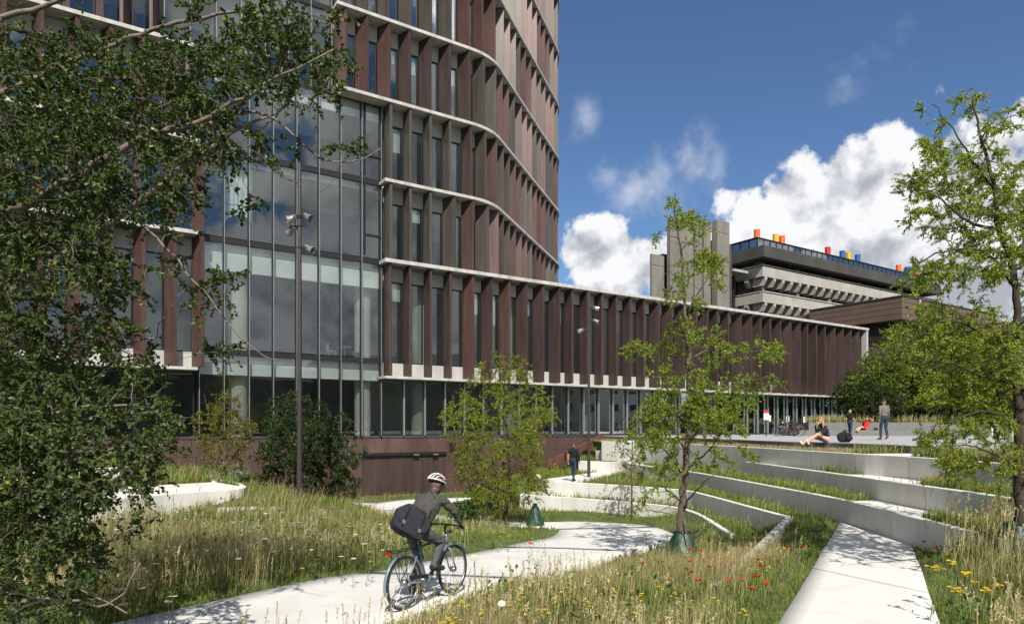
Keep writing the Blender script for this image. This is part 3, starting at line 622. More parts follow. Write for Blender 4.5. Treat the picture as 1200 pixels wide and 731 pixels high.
def build_tower():
    root = empty('copper_tower', (0, 0, 0), label='tall copper finned tower with white floor ledges and a glazed bay, round at its corner', cat='tower building')
    top = LEV[-1]; tl, tr = tx(232), 0.0; tlu, tru = tx(190), tx(397); lvu = LEV[2]
    qmin = -34.0
    fr = OUT.frame
    # floor plates, ceilings and cores
    b = MB()
    def plate(z0, z1, d):
        qs = [qmin, -20, -10, 0] + [OUT.t_curve + OUT.l1 * i / 6 for i in range(7)] + [OUT.t_curve + OUT.l1 + OUT.len2] + [OUT.t_curve + OUT.l1 + OUT.len2 + OUT.l3 * i / 10 for i in range(1, 11)]
        pl = [fr(q, d)[0] for q in qs]; e = pl[-1] + (fr(QV + 3, d)[1]) * 12; w = fr(qmin, -26)[0]
        b.prism([(p.x, p.y) for p in pl] + [(e.x, e.y), (w.x, w.y)], z0, z1)
    for i, z in enumerate(LEV): plate(z - .5, z - .02, -1.05)
    b.build('floor_slab', M['ceiling'], root)
    b = MB(); strip(b, fr, qmin, QV, .8, -6.0, -6.2, ZF, top - .6)
    for q in (-32, -25, -17.5, -11.5, .3, 3.5):
        a = fr(q, -1.3)[0]; c = fr(q, -5.9)[0]; t = fr(q)[1]
        if q < -12 or q > 0: b.box(((a.x + c.x) / 2, (a.y + c.y) / 2, (ZT + top) / 2), ((c - a).length, .15, top - ZT - 1.2), ((c - a).normalized(), t, UP))
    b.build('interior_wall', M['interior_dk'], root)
    # podium floors of the left half of the front
    def slab(b, ta, tb, d0, d1, z0, z1): b.loft([[fpos(t, d0, z0), fpos(t, d1, z0), fpos(t, d1, z1), fpos(t, d0, z1)] for t in (ta, tb)])
    b = MB(); slab(b, qmin, -.02, -1.2, -14, ZF - .25, ZF - .02); b.build('floor_slab', M['floor_in'], root)
    b = MB(); slab(b, qmin, -.02, -1.15, -6, 5.72, 6.12); b.build('floor_slab', M['ceiling'], root)
    # ledges
    for i, z in enumerate(LEV):
        lo = i < 2
        def led(q0, q1, step):
            bb = MB(); strip(bb, fr, q0, q1, step, .06, -.86, z - .17, z); bb.build('ledge', M['ledge'], root)
        if i == 0:
            led(qmin, tl, 50); continue
        led(qmin, tl if i < 3 else tlu, 50)
        if i > 0: led(-.25 if i < 2 else tru - .1, QV, .35)
    bb = MB(); slab(bb, qmin, tl, .06, -1.2, ZS - .13, ZS); bb.build('ledge', M['ledge'], root)
    bb = MB(); slab(bb, qmin, tl, -.8, -.92, ZS + .003, ZS + .78); bb.build('spandrel', M['spandrel'], root)
    bb = MB(); slab(bb, qmin, tl, -.8, -.92, ZT - 1.05, ZT - .203); bb.build('spandrel', M['panel_shaded'], root)
    # bays: (q0, q1, z0, z1, kind)
    fins, wins, heads = [], [], MB()
    mats_l = ['copper_red', 'copper_olive', 'copper_olive', 'copper_red', 'copper', 'copper_olive']
    def bays(q0, q1, z0, z1, lowz, headh, row, left=False):
        n = max(1, int(round((q1 - q0) / BAY))); w = (q1 - q0) / n
        for k in range(n + 1):
            q = q0 + w * k
            if k == n and not left and q1 > 20: continue
            p, t, nn = fr(q); grp = int((k + row * 2.3) // 3)
            r = random.Random(grp * 31 + row * 7 + (5 if left else 0))
            if q > OUT.t_curve - .4: le = r.choice([4, 14, 22]); m = random.Random(k * 5 + row * 3).choice(['copper_olive', 'copper_pink', 'copper_red', 'copper_olive', 'copper_pink', 'copper'])
            else: le = (r.choice([22, 25, 25]) if row >= 3 else (3 if q < OUT.t_curve - 1.4 or row == 2 else 24)) if not left else r.choice([22, -24, 10]); m = r.choice(mats_l) if not left else 'copper_red'
            if left and z0 < ZT: le = 22
            side = .08 if k == 0 else (-.08 if k == n else 0)
            fins.append((p + t * side, t, nn, R(le), z0, z1, m))
            if k < n:
                a, _, n0 = fr(q, -.88); c, _, n1 = fr(q + w, -.88); nm = (n0 + n1).normalized()
                m_ = (a + c) / 2; ta = (c - a).normalized()
                wins.append((a, c, nm, lowz, z1 - headh, ((m_.x + nm.x * .02, m_.y + nm.y * .02, z1 - headh / 2 + .005), ((c - a).length, .08, headh - .012), (ta, nm, UP))))
    for i in range(1, len(LEV)):
        z0, z1 = LEV[i - 1], LEV[i] - .203
        bays(0.02 if i < 3 else tru, QV, z0 + .003, z1, z0 + .01, .85, i)
        bays(tl - BAY * 14, tl if i < 3 else tlu, z0 + .003, z1, z0 + .01, .85, i, True)
    bays(tl - BAY * 14, tl, ZS + .05, ZT - .203, ZS + .79, .85, 0, True)
    eye = Vector((0, 0, E)); key = lambda f: (f[0] - eye).length + (0 if f[4] < 33 else 60) + (25 if f[0].x < -17 else 0)
    fins.sort(key=key); rest = {}
    for j, f in enumerate(fins):
        if j < 100:
            b = MB(); fin_mesh(b, f[0], f[1], f[2], f[3], .80, f[4], f[5]); b.build('fin', M[f[6]], root, bevel=.008)
        else:
            rest.setdefault('all', MB()); b = rest['all']; k0 = len(b.f); fin_mesh(b, f[0], f[1], f[2], f[3], .80, f[4], f[5])
            ids = ['copper', 'copper_red', 'copper_pink', 'copper_olive'].index(f[6]); b.m[k0:] = [ids] * (len(b.f) - k0)
    o = rest['all'].build('fin', [M[k] for k in ('copper', 'copper_red', 'copper_pink', 'copper_olive')], root); o['kind'] = 'stuff'
    wins.sort(key=lambda w: (w[0] - eye).length + (0 if w[3] < 33 else 60) + (25 if w[0].x < -17 else 0))
    fm, gm = MB(), MB()
    for j, w in enumerate(wins):
        if j < 100: window_parts(root, w[0], w[1], w[2], w[3], w[4]); MB().box(*w[5]).build('head_panel', M['panel_shaded'], root)
        else: window_parts(root, w[0], w[1], w[2], w[3], w[4], False, fm, gm); heads.box(*w[5])
    ho = heads.build('head_panel', M['panel_shaded'], root); ho['kind'] = 'stuff'
    fo = fm.build('window', M['frame'], root); fo['kind'] = 'stuff'; go = gm.build('pane', M['glass'], fo); go['kind'] = 'stuff'
    # the big glazed bay
    cw = MB(); gl = MB(); mu = MB(); d = -.86
    lines = [ZF, 6.13] + LEV
    def bay(q0, q1, zs, nb):
        w = (q1 - q0) / nb
        for a, c in zip(zs[:-1], zs[1:]):
            for k in range(nb):
                x0, x1 = q0 + k * w, q0 + (k + 1) * w; m = fpos((x0 + x1) / 2, d, (a + c) / 2)
                r_ = rnd.uniform(-.006, .006); u2 = (U + NO * r_).normalized(); n2 = Vector((u2.y, -u2.x, 0)); pg = MB(); pg.box(m, (w - .05, .014, c - a - .26), (u2, n2, UP)); po = pg.build('pane', M['glass_big'], root) if c < 25 else None
                if po is None: gl.box(m, (w - .05, .014, c - a - .26), (U, NO, UP))
        for z in zs[1:]: cw.box(fpos((q0 + q1) / 2, d, z - .06), (q1 - q0, .16, .27), (U, NO, UP))
        for k in range(nb + 1):
            q = q0 + k * w; q = min(max(q, q0 + .05), q1 - .05); zc, zh = (zs[0] + zs[-1]) / 2, zs[-1] - zs[0]
            cw.box(fpos(q, d - .03, zc), (.055, .14, zh - .02), (U, NO, UP)); mu.box(fpos(q + .035, d + .10, zc), (.022, .10, zh), (U, NO, UP))
    bay(tl + .1, -.12, lines[:5], 8); bay(tlu + .1, tru - .1, lines[4:], 7)
    # narrow vents in the last bay
    for z0, z1 in zip(lines[1:4], lines[2:5]):
        cw.box(fpos(-.12 - .95, d + .02, (z0 + z1) / 2 + .1), (.07, .16, (z1 - z0) - .3), (U, NO, UP)) if z0 > 11 else None
        if z0 > 11: cw.box(fpos(-.55, d + .02, z0 + 1.35), (.84, .16, .10), (U, NO, UP))
    fo = cw.build('curtain_wall_frame', M['frame'], root); mu.build('mullion', M['mullion'], fo)
    if gl.v: g = gl.build('pane', M['glass_big'], fo); g['kind'] = 'stuff'
    # bright bulkheads behind the glass, under every floor of the bay
    for z, h in ((6.0, 1.0), (ZT - .12, 1.35), (LEV[1] - .12, .35), (LEV[2] - .12, .8), (LEV[3] - .1, .4)):
        bb = MB(); slab(bb, tl + .15, -.15, -1.12, -1.22, z - h, z); bb.build('bulkhead', M['mint'], root)
    for t in (-.75, -7.4):
        for z0, z1 in ((ZF, 5.7), (6.13, ZT - .5)):
            c = fpos(t, -2.0, 0); MB().tube([(c.x, c.y, z0), (c.x, c.y, z1)], .45, 24).build('column', M['column'], root)
    # a gathered white curtain and a cafe table with two chairs stand behind the glass
    cu = MB(); q0 = tl + 1.5; rings = []
    for i in range(22):
        f = i / 21; p = fpos(q0 + f * 1.3, -1.5 - .10 * math.sin(i * 1.9), 0); rings.append([Vector((p.x, p.y, LEV[0] + 1.1 + 1.6 * f * (1 - f) )), Vector((p.x, p.y, LEV[1] - .5)), Vector((p.x - NO.x * .03, p.y - NO.y * .03, LEV[1] - .5)), Vector((p.x - NO.x * .03, p.y - NO.y * .03, LEV[0] + 1.1 + 1.6 * f * (1 - f)))])
    cu.loft(rings); cu.build('curtain', M['mint'], root)
    # ground floor glazing of the left half
    for k in range(8):
        p0, p1 = fpos(tl - BAY * (k + 1), -1.05, 0), fpos(tl - BAY * k, -1.05, 0); window_parts(root, p0, p1, NO, ZF, ZS - .132, side=.012)
    return root
TOW = build_tower()
def furniture():
    # white chairs and a round table on the first floor of the glazed bay
    def chair(p, rz):
        r = empty('cafe_chair', p, rz, 'white shell chair behind the glass by the big column', 'chair', 'white cafe chairs')
        s = MB(); s.box((0, 0, .45), (.42, .42, .03)); s.build('seat', M['spandrel'], r, bevel=.01)
        s = MB(); s.box((-.2, 0, .66), (.03, .4, .36)); s.build('backrest', M['spandrel'], r, bevel=.01)
        for i in (-1, 1):
            for j in (-1, 1): MB().tube([(.16 * i, .16 * j, .44), (.2 * i, .2 * j, 0)], .014, 6).build('leg', M['chrome'], r)
    a = math.atan2(U.y, U.x)
    chair(fpos(-2.6, -1.9, 6.13), a); c = empty('cafe_table', fpos(-1.8, -2.0, 6.13), a, 'white round cafe table behind the first floor glass', 'table')
    MB().tube([(0, 0, .72), (0, 0, .75)], .4, 24).build('table_top', M['spandrel'], c); MB().tube([(0, 0, .04), (0, 0, .72)], .03, 8).build('leg', M['chrome'], c); MB().tube([(0, 0, 0), (0, 0, .04)], .24, 16).build('base', M['chrome'], c)
    chair(fpos(-1.25, -1.65, 6.13), a + math.pi); bpy.data.objects['cafe_chair.001']['label'] = 'white shell chair close against the big column behind the glass'
    bpy.data.objects['cafe_chair']['label'] = 'white shell chair left of the round table behind the glass'
furniture()

# ------------------------------------------------------------------ the rusty ramp edge against the plinth
def ramp_edge():
    a, c = PX(641, 545, 38.5), PX(707, 512, 43.2); o = MB(); dpt = NO * .05
    o.bar(a, c, .12, .42); ob = o.build('ramp_edge', M['corten'], bevel=.01); tag(ob, 'rusty steel edge board sloping up along the brown plinth', 'edge board')
ramp_edge()

# ------------------------------------------------------------------ background buildings
V2 = Vector((-U.y, U.x, 0))
def build_concrete_block():
    c0 = PX(894, 311, 97.0); c0.z = 0
    root = empty('concrete_block', (c0.x, c0.y, 0), label='grey concrete institute with corbelled balconies and coloured pipes on its roof', cat='building')
    inv = Matrix.Translation(-root.location)
    def P(u, v, z): return c0 + U * u + V2 * v + UP * z
    def bx(b, u0, u1, v0, v1, z0, z1, mi=0): b.box(P((u0 + u1) / 2, (v0 + v1) / 2, (z0 + z1) / 2), (u1 - u0, v1 - v0, z1 - z0), (U, V2, UP), mi)
    def fin(b, name, m, parent=root): o = b.build(name, M[m], parent); o.matrix_parent_inverse = inv if parent is root else Matrix(); return o
    LEN = 49
    b = MB(); bx(b, 1.6, LEN, 2.2, 13, 0, 26.4); fin(b, 'wall', 'concrete')
    b = MB(); bx(b, -1.2, LEN, -1.0, 14, 26.45, 28.05); fin(b, 'fascia', 'concrete_dk')
    # balconies with corbels
    for z0, z1 in ((23.75, 25.4), (20.1, 21.65), (16.3, 17.9)):
        b = MB(); bx(b, 0, LEN, 0, .3, z0 + .25, z1); bx(b, 0, .3, .3, 13, z0 + .25, z1); bx(b, .31, LEN, .31, 2.3, z0 + .3, z0 + .6)
        fin(b, 'balcony', 'concrete_lt')
        b = MB(); bx(b, -.06, LEN, -.06, .24, z1 + .15, z1 + .3); bx(b, -.06, .24, .25, 13, z1 + .15, z1 + .3)
        for u in np.arange(.1, LEN, 2.0): bx(b, u, u + .1, .04, .16, z1 + .002, z1 + .15)
        fin(b, 'railing', 'concrete_lt')
        rest = MB()
        def corb(face, q0, dq):
            b = MB(); vs = [(P(q, v, z) if face else P(v, q, z)) for q in (q0, q0 + dq) for v, z in ((.02, z0 + .245), (.02, z0 - .15), (.5, z0 - .95), (2.1, z0 - .95), (2.1, z0 + .245))]
            b.add(vs, [(0, 1, 2, 3, 4), (9, 8, 7, 6, 5)] + [(i, 5 + i, 5 + (i + 1) % 5, (i + 1) % 5) for i in range(5)])
            if z0 > 18 : fin(b, 'corbel', 'concrete_lt')
            else: rest.v += []; rest.add(b.v, b.f)
        for u in np.arange(.5, LEN, 2.02): corb(True, u, .5)
        for v in np.arange(2.6, 12, 3.0): corb(False, v, .6)
        if rest.v: q = fin(rest, 'corbel', 'concrete_lt'); q['kind'] = 'stuff'
    # window bands
    for z0, z1, cont in ((25.4, 26.44, True), (21.95, 23.3, False), (18.2, 19.6, False), (14.2, 15.8, False)):
        for k in range(5):
            u0 = 2.2 + k * 8.4; b = MB(); g = MB(); u1 = u0 + (8.3 if cont else 6.4)
            bx(b, u0, u1, 2.05, 2.19, z0, z0 + .08); bx(b, u0, u1, 2.05, 2.19, z1 - .08, z1)
            for q in np.arange(u0, u1 + .01, .8): bx(b, q - .05, q + .05, 2.02, 2.19, z0 + .081, z1 - .081)
            w = fin(b, 'window', 'concrete_dk'); bx(g, u0, u1, 2.1, 2.12, z0 + .03, z1 - .03); p = g.build('pane', M['darkglass'], w)
            # blinds, a few per band
            bl = MB()
            for q in np.arange(u0 + .1, u1 - .8, .8):
                if rnd.random() < .35: bx(bl, q, q + .7, 2.14, 2.16, z1 - rnd.uniform(.3, 1.0) * (z1 - z0), z1 - .1)
            if bl.v: bl.build('blind', M['spandrel'], w)
    b = MB()
    for k in range(6): bx(b, 1.0 + k * 8.4, 1.9 + k * 8.4, 1.2, 2.195, 0, 26.44)
    fin(b, 'pier', 'concrete')
    # glazed roof storey
    b = MB(); bx(b, .6, LEN, 1.4, 12.5, 29.85, 30.0); bx(b, .8, LEN, 1.6, 12.4, 28.055, 28.2)
    for u in np.arange(.8, LEN, 1.45): bx(b, u, u + .09, 1.48, 1.65, 28.2, 29.84)
    for v in np.arange(3.0, 12, 1.5): bx(b, .72, .9, v, v + .09, 28.2, 29.84)
    fr = fin(b, 'roof_storey', 'frame'); g = MB(); bx(g, .9, LEN, 1.54, 1.57, 28.21, 29.83); bx(g, .85, .88, 1.6, 12.3, 28.21, 29.83); p = g.build('pane', M['penthouse'], fr)
    b = MB(); bx(b, 2.5, LEN, 9, 12, 28.21, 29.7); fin(b, 'core_wall', 'spandrel')
    # coloured vent pipes
    cols = {'orange': (.72, .13, .015), 'yellow': (.70, .36, .012), 'red': (.50, .02, .018), 'blue': (.012, .10, .27)}
    mm = {k: mat(k + ' painted vent pipe', v, .45, 0, .08, 2) for k, v in cols.items()}
    mm['inside'] = M['concrete_dk']
    for px, colr in ((887, 'orange'), (909, 'yellow'), (916.5, 'orange'), (970, 'red'), (987, 'blue'), (994.2, 'yellow'), (1005, 'blue'), (1053, 'orange'), (1063, 'blue'), (1072, 'red')):
        # where the sight line of that column meets the pipe row
        k = (px - CX) / F; # solve c0 + U u + V2 6 : x = k y
        q = c0 + V2 * 3.4; u = (q.x - k * q.y) / (k * U.y - U.x); c = q + U * u
        t = MB(); t.tube([(c.x, c.y, 29.9), (c.x, c.y, 31.85)], .44, 20, cap=False); t.tube([(c.x, c.y, 31.8), (c.x, c.y, 30.1)], .39, 20, cap=True); t.torus((c.x, c.y, 31.85), (0, 0, 1), .43, .04, 20, 6)
        o = t.build('chimney', mm[colr], root); o.matrix_parent_inverse = inv; o['label'] = colr + ' round vent pipe'
    c = P(26, 9, 29.95); a = MB().tube([c, c + UP * 3.6], .05, 6); fin(a, 'antenna', 'steel')
    # stair tower part on the left, thin steel and glass link
    b = MB()
    for u in np.arange(-6.0, -1.2, .9): bx(b, u, u + .1, 3.8, 3.95, 0, 24.6)
    for z in np.arange(4, 25, 2.2): bx(b, -6, -1.0, 3.75, 4.0, z, z + .12)
    fr = fin(b, 'link', 'steel'); g = MB(); bx(g, -6, -1, 3.96, 3.99, 0, 24.5); p = g.build('pane', M['darkglass'], fr)
    b = MB(); bx(b, -4.5, 1.5, 5.5, 7, 0, 24.4); fin(b, 'link_wall', 'concrete_dk')
    b = MB(); bx(b, -3.8, -.6, 2.0, 6, 24.65, 25.0); fin(b, 'canopy', 'concrete_lt')
    return root
build_concrete_block()
def build_stair_tower():
    c0 = PX(840.5, 257, 90); c0.z = 0
    root = empty('stair_tower', (c0.x, c0.y, 0), label='windowless grey concrete stair tower of upright slabs behind the young tree', cat='tower')
    inv = Matrix.Translation(-root.location)
    def P(u, v, z): return c0 + U * u + V2 * v + UP * z
    def bx(b, u0, u1, v0, v1, z0, z1): b.box(P((u0 + u1) / 2, (v0 + v1) / 2, (z0 + z1) / 2), (u1 - u0, v1 - v0, z1 - z0), (U, V2, UP))
    def ux(px, v):
        k = (px - CX) / F; q = c0 + V2 * v; return (q.x - k * q.y) / (k * U.y - U.x)
    def block(xa, xb, v0, dv, ytop, nu, m='concrete', name='shaft'):
        u0, u1 = ux(xa, v0), ux(xb, v0); z1 = E + (CY - ytop) * P(u0, v0, 0).y / F; v1 = v0 + dv
        b = MB(); zz = [0, 6.3, 11.8, 17.3, 22.8, 28.3, 36]; w = (u1 - u0) / nu
        for a, c in zip(zz[:-1], zz[1:]):
            if a >= z1: break
            c = min(c, z1)
            for k in range(nu): bx(b, u0 + k * w + .02, u0 + (k + 1) * w - .02, v0, v1, a + .03, c - .03)
        bx(b, u0 + .06, u1 - .06, v0 + .06, v1 - .02, 0, z1 - .08)
        o = b.build(name, M[m], root); o.matrix_parent_inverse = inv
    block(840.5, 855, 0, .95, 257, 2); block(824.8, 833, .5, .5, 262, 1); block(814, 822.6, .5, .5, 256, 1)
    block(785.5, 812.6, .3, .6, 254, 3); block(763.5, 778.5, 1.2, .3, 297, 2); block(777, 787, 2.2, 1.5, 297, 1, 'concrete_dk')
    u0, u1 = ux(788, 3), ux(855, 3); b = MB(); bx(b, u0, u1, 2.6, 3.1, 0, 28); o = b.build('core_wall', M['concrete_dk'], root); o.matrix_parent_inverse = inv
build_stair_tower()
def build_brown():
    c0 = PX(1057, 347, 72); c0.z = 0
    root = empty('brown_hall', (c0.x, c0.y, 0), label='low brown panelled building with a jutting corner behind the trees on the right', cat='building')
    inv = Matrix.Translation(-root.location)
    def P(u, v, z): return c0 + U * u + V2 * v + UP * z
    def bx(b, u0, u1, v0, v1, z0, z1): b.box(P((u0 + u1) / 2, (v0 + v1) / 2, (z0 + z1) / 2), (u1 - u0, v1 - v0, z1 - z0), (U, V2, UP))
    def fin(b, name, m, parent=root): o = b.build(name, M[m], parent); o.matrix_parent_inverse = inv; return o
    def boards(b, u0, u1, v0, v1, z0, z1, n):
        h = (z1 - z0) / n
        for i in range(n): bx(b, u0, u1, v0, v1, z0 + i * h + .025, z0 + (i + 1) * h - .025)
        bx(b, u0 + .06, u1 - .06, v0 + .06, v1 - .06, z0, z1 - .03)
    b = MB(); boards(b, 0, 22, 0, 10.7, 13.9, 16.3, 4); fin(b, 'upper_storey', 'brown')
    b = MB(); boards(b, .3, 20, 10.75, 34, 13.7, 16.0, 4); fin(b, 'upper_storey', 'brown')
    b = MB(); boards(b, 26, 60, .5, 18, 13.5, 15.9, 4); fin(b, 'upper_storey', 'brown')
    b = MB(); bx(b, -.1, 22.1, -.1, 10.8, 16.31, 16.42); fin(b, 'roof', 'concrete_dk')
    b = MB(); boards(b, 1.2, 60, 1.2, 34, 9.3, 12.55, 5); fin(b, 'wall', 'brown')
    b = MB(); bx(b, 2, 59, 2, 33, 12.55, 13.88); fin(b, 'recess', 'frame')
    for k in range(10):
        b = MB(); g = MB(); u0 = 2 + k * 4.2
        bx(b, u0, u0 + 4.0, 1.75, 1.98, 12.58, 12.66)
        for q in np.arange(u0, u0 + 4.05, .8): bx(b, q, q + .08, 1.72, 1.98, 12.67, 13.85)
        w = fin(b, 'window', 'concrete_dk'); bx(g, u0, u0 + 4, 1.84, 1.86, 12.67, 13.85); p = g.build('pane', M['darkglass'], w)
    b = MB(); boards(b, 2.2, 60, 2.6, 34, 0, 6.9, 8); fin(b, 'wall', 'brown')
    b = MB(); bx(b, 3.0, 59, 3.4, 33, 6.92, 9.28); fin(b, 'recess', 'frame')
    for k in range(8):
        b = MB(); g = MB(); u0 = 2.4 + k * 5.2
        for q in np.arange(u0, u0 + 4.9, 1.2): bx(b, q, q + .1, 2.9, 3.2, 6.95, 9.25)
        w = fin(b, 'window', 'concrete_dk'); bx(g, u0, u0 + 4.8, 3.02, 3.04, 6.95, 9.25); p = g.build('pane', M['darkglass'], w)
        bl = MB()
        for q in np.arange(u0, u0 + 4, 1.2):
            if rnd.random() < .5: bx(bl, q + .15, q + 1.1, 3.08, 3.1, 9.2 - rnd.uniform(.5, 1.9), 9.2)
        if bl.v: bl.build('blind', M['spandrel'], w)
    b = MB()
    for u in (.9, 12, 23, 34, 45): bx(b, u, u + .9, .9, 1.15, 2, 12.5)
    fin(b, 'pier', 'concrete')
    c = P(3.2, -.25, 0); b = MB().tube([(c.x, c.y, 9), (c.x, c.y, 16.2)], .14, 10); fin(b, 'drain_pipe', 'concrete_lt')
    # the far concrete roof edge that looks over it on the right
    b = MB(); bx(b, 22.5, 62, 8, 30, 16.4, 18.6); fin(b, 'concrete_roof', 'concrete')
    b = MB()
    for u in np.arange(24, 60, 2.6): bx(b, u, u + .5, 7.0, 8.0, 16.5, 17.3)
    fin(b, 'corbel', 'concrete_lt')
build_brown()
# what stands behind the viewer and mirrors in the glass: a long low brick block
def build_behind(c0, a, L_, label, hh=12):
    c0 = Vector(c0); a = Vector(a).normalized(); n = Vector((-a.y, a.x, 0))
    root = empty('brick_block', c0, 0, label, 'building', 'blocks outside the picture that mirror in the glass'); inv = Matrix.Translation(-c0)
    m = bpy.data.materials.get('dark brick') or mat('dark brick', (.30, .25, .21), .9, 0, .2, 3)
    b = MB(); b.box(c0 + UP * hh / 2, (L_, 14, hh), (a, n, UP)); o = b.build('wall', m, root); o.matrix_parent_inverse = inv
    b = MB(); vs = [c0 + a * x + n * y + UP * z for x in (-L_ / 2 - .4, L_ / 2 + .4) for y, z in ((-7.4, hh + .01), (7.4, hh + .01), (0, hh + 3.5))]
    b.add(vs, [(0, 1, 2), (5, 4, 3), (0, 3, 4, 1), (1, 4, 5, 2), (2, 5, 3, 0)]); o = b.build('roof', M['roofing'], root); o.matrix_parent_inverse = inv
    for k in range(int(L_ / 4.4)):
        for z in (2.2, 5.6, 9.0):
            q = c0 + a * (-L_ / 2 + 2 + k * 4.4) + n * 7.02 + UP * (z + .8); f = MB(); f.box(q, (1.5, .1, 1.7), (a, n, UP)); w = f.build('window', M['spandrel'], root); w.matrix_parent_inverse = inv
            MB().box(q + n * .06, (1.3, .03, 1.5), (a, n, UP)).build('pane', M['darkglass'], w)
build_behind((30, -58, 0), (.95, .31, 0), 96, 'long dark brick block across the street behind the viewer')
build_behind((92, -4, 0), (.2, .98, 0), 80, 'unseen dark brick block added beyond the right end of the plaza to mirror in the glass', 15)  # added out of view so the ground floor glass mirrors less bright horizon
# ------------------------------------------------------------------ trees
def unit(v): return v / (np.linalg.norm(v, axis=-1, keepdims=True) + 1e-9)
def leaf_mesh(name, cen, size, aspect, cols, parent, m, droop=.0, jitter=1.0, dirs=None, lobes=False):
    """small two-face leaves folded along the midrib; cen (N,3)"""
    n = len(cen); a = rng.normal(size=(n, 3))
    if dirs is not None: a = dirs + a * jitter
    a[:, 2] -= droop; a = unit(a)
    b = unit(np.cross(a, rng.normal(size=(n, 3)))); c = np.cross(a, b)
    s = (size * rng.uniform(.65, 1.3, n))[:, None]; w = s * aspect
    V = np.empty((n, 6, 3)); fold = c * w * .35
    V[:, 0] = cen; V[:, 1] = cen + a * s * .45 + b * w + fold; V[:, 2] = cen + a * s; V[:, 3] = cen + a * s * .45 - b * w + fold
    V[:, 4] = cen + a * s * .85 + b * w * .55 + fold * .6; V[:, 5] = cen + a * s * .85 - b * w * .55 + fold * .6
    base = (np.arange(n) * 6)[:, None]
    li = np.concatenate([base + np.array([[0, 1, 4, 2]]), base + np.array([[0, 2, 5, 3]])], 1).reshape(-1)
    col = np.repeat(cols, 6, 0)
    return np_mesh(name, V.reshape(-1, 3), np.full(2 * n, 4), li, m, parent, col)
def col_mix(n, c0, c1, yellow=0, power=1.0):
    f = rng.random(n)[:, None] ** power; c = np.array(c0) * (1 - f) + np.array(c1) * f
    k = rng.random(n) < yellow; c[k] = np.array((.30, .24, .03)) * rng.uniform(.7, 1.2, (k.sum(), 1)); return c
class Tree:
    """limbs are polylines of surveyed points; twig clusters hang on the nearest limb by a curved branch"""
    def __init__(s): s.wood = MB(); s.nodes = []; s.rad = []; s.twig = MB(); s.leaf = []; s.ldir = []
    def limb(s, pts, r0, r1, step=.18, n=8, wob=.02, target=None):
        P = smooth_line([tuple(p) for p in pts], step); k = len(P)
        P = [p + rng.normal(size=3) * wob * (0 if i in (0,) else 1) for i, p in enumerate(P)]
        rad = [r0 + (r1 - r0) * (i / (k - 1)) for i in range(k)]; rad = [r * rng.uniform(.93, 1.08) for r in rad]
        (target or s.wood).tube([Vector(p) for p in P], rad, n)
        s.nodes += [np.array(p) for p in P]; s.rad += rad; return P
    def branch_to(s, c, n=4, arc=.15, rmax=.03, thick=.35):
        N_ = np.array(s.nodes); d = np.linalg.norm(N_ - c, axis=1) + np.maximum(0, N_[:, 2] - c[2]) * .6; i = int(np.argmin(d)); a = N_[i]; L_ = np.linalg.norm(c - a)
        if L_ < .05: return a
        mid = (a + c) / 2 + np.array([0, 0, arc * L_]) + rng.normal(size=3) * .10 * L_
        r0 = min(s.rad[i] * .6, rmax, .006 + L_ * thick * .03)
        P = [a * (1 - t) ** 2 + 2 * mid * t * (1 - t) + c * t * t for t in np.linspace(0, 1, n + 2)]
        P = [P[0]] + [p + rng.normal(size=3) * L_ * .02 for p in P[1:]]
        s.wood.tube([Vector(p) for p in P], list(np.linspace(r0, max(.0035, r0 * .35), len(P))), 5)
        s.nodes += P[1:]; s.rad += list(np.linspace(r0, r0 * .35, len(P)))[1:]; return a
    def cluster(s, c, out, ntw, ltw, nleaf, spread=.9, droop=.15, lift=0):
        out = np.array(out); out = out / (np.linalg.norm(out) + 1e-9)
        for _ in range(ntw):
            d = out * .55 + rng.normal(size=3) * spread; d[2] += lift - droop * .4; d /= np.linalg.norm(d)
            L_ = ltw * rng.uniform(.5, 1.25); t = np.linspace(0, 1, 5)[:, None]
            P = c + d * L_ * t + np.array([0, 0, -droop]) * L_ * t ** 2 + rng.normal(size=(5, 3)) * .02 * L_
            s.twig.tube([Vector(p) for p in P], [.0045, .004, .0035, .003, .002], 3, cap=False)
            q = rng.uniform(.08, 1, nleaf); idx = q * 4; i0 = np.minimum(idx.astype(int), 3); f = (idx - i0)[:, None]
            pos = P[i0] * (1 - f) + P[i0 + 1] * f
            s.leaf.append(pos); s.ldir.append(np.repeat(d[None], nleaf, 0))
    def finish(s, root, bark, leafmat, size, aspect, c0, c1, yellow=.03, droop=.2, jitter=.9, leafname='crown', trunkname='trunk'):
        o = s.wood.build(trunkname, M[bark], root, smooth=True)
        tw = s.twig.build('twigs', M['bark_dark'] if bark != 'bark_pale' else M['bark'], root)
        L_ = np.concatenate(s.leaf); D = np.concatenate(s.ldir)
        # clumps of lighter and darker growth
        ph = np.sin(L_[:, 0] * 5.1 + 1.3) * np.sin(L_[:, 1] * 4.3 + .4) * np.sin(L_[:, 2] * 4.7)
        col = col_mix(len(L_), c0, c1, yellow) * (1 + .18 * ph[:, None])
        lf = leaf_mesh(leafname, L_, size, aspect, col, root, M[leafmat], droop, jitter, D)
        return root
def zero_root(name, base, label, cat, group=None):
    r = empty(name, (0, 0, 0), label=label, cat=cat, group=group); return r
def px_in(polys, n):
    """n random picture points inside survey outlines (list of (cx, cy, rx, ry, weight))"""
    w = np.array([p[4] * p[2] * p[3] for p in polys]); ids = rng.choice(len(polys), n, p=w / w.sum())
    a = rng.uniform(0, 2 * np.pi, n); r = np.sqrt(rng.random(n))
    P = np.array(polys)[ids]; return P[:, 0] + P[:, 2] * r * np.cos(a), P[:, 1] + P[:, 3] * r * np.sin(a)

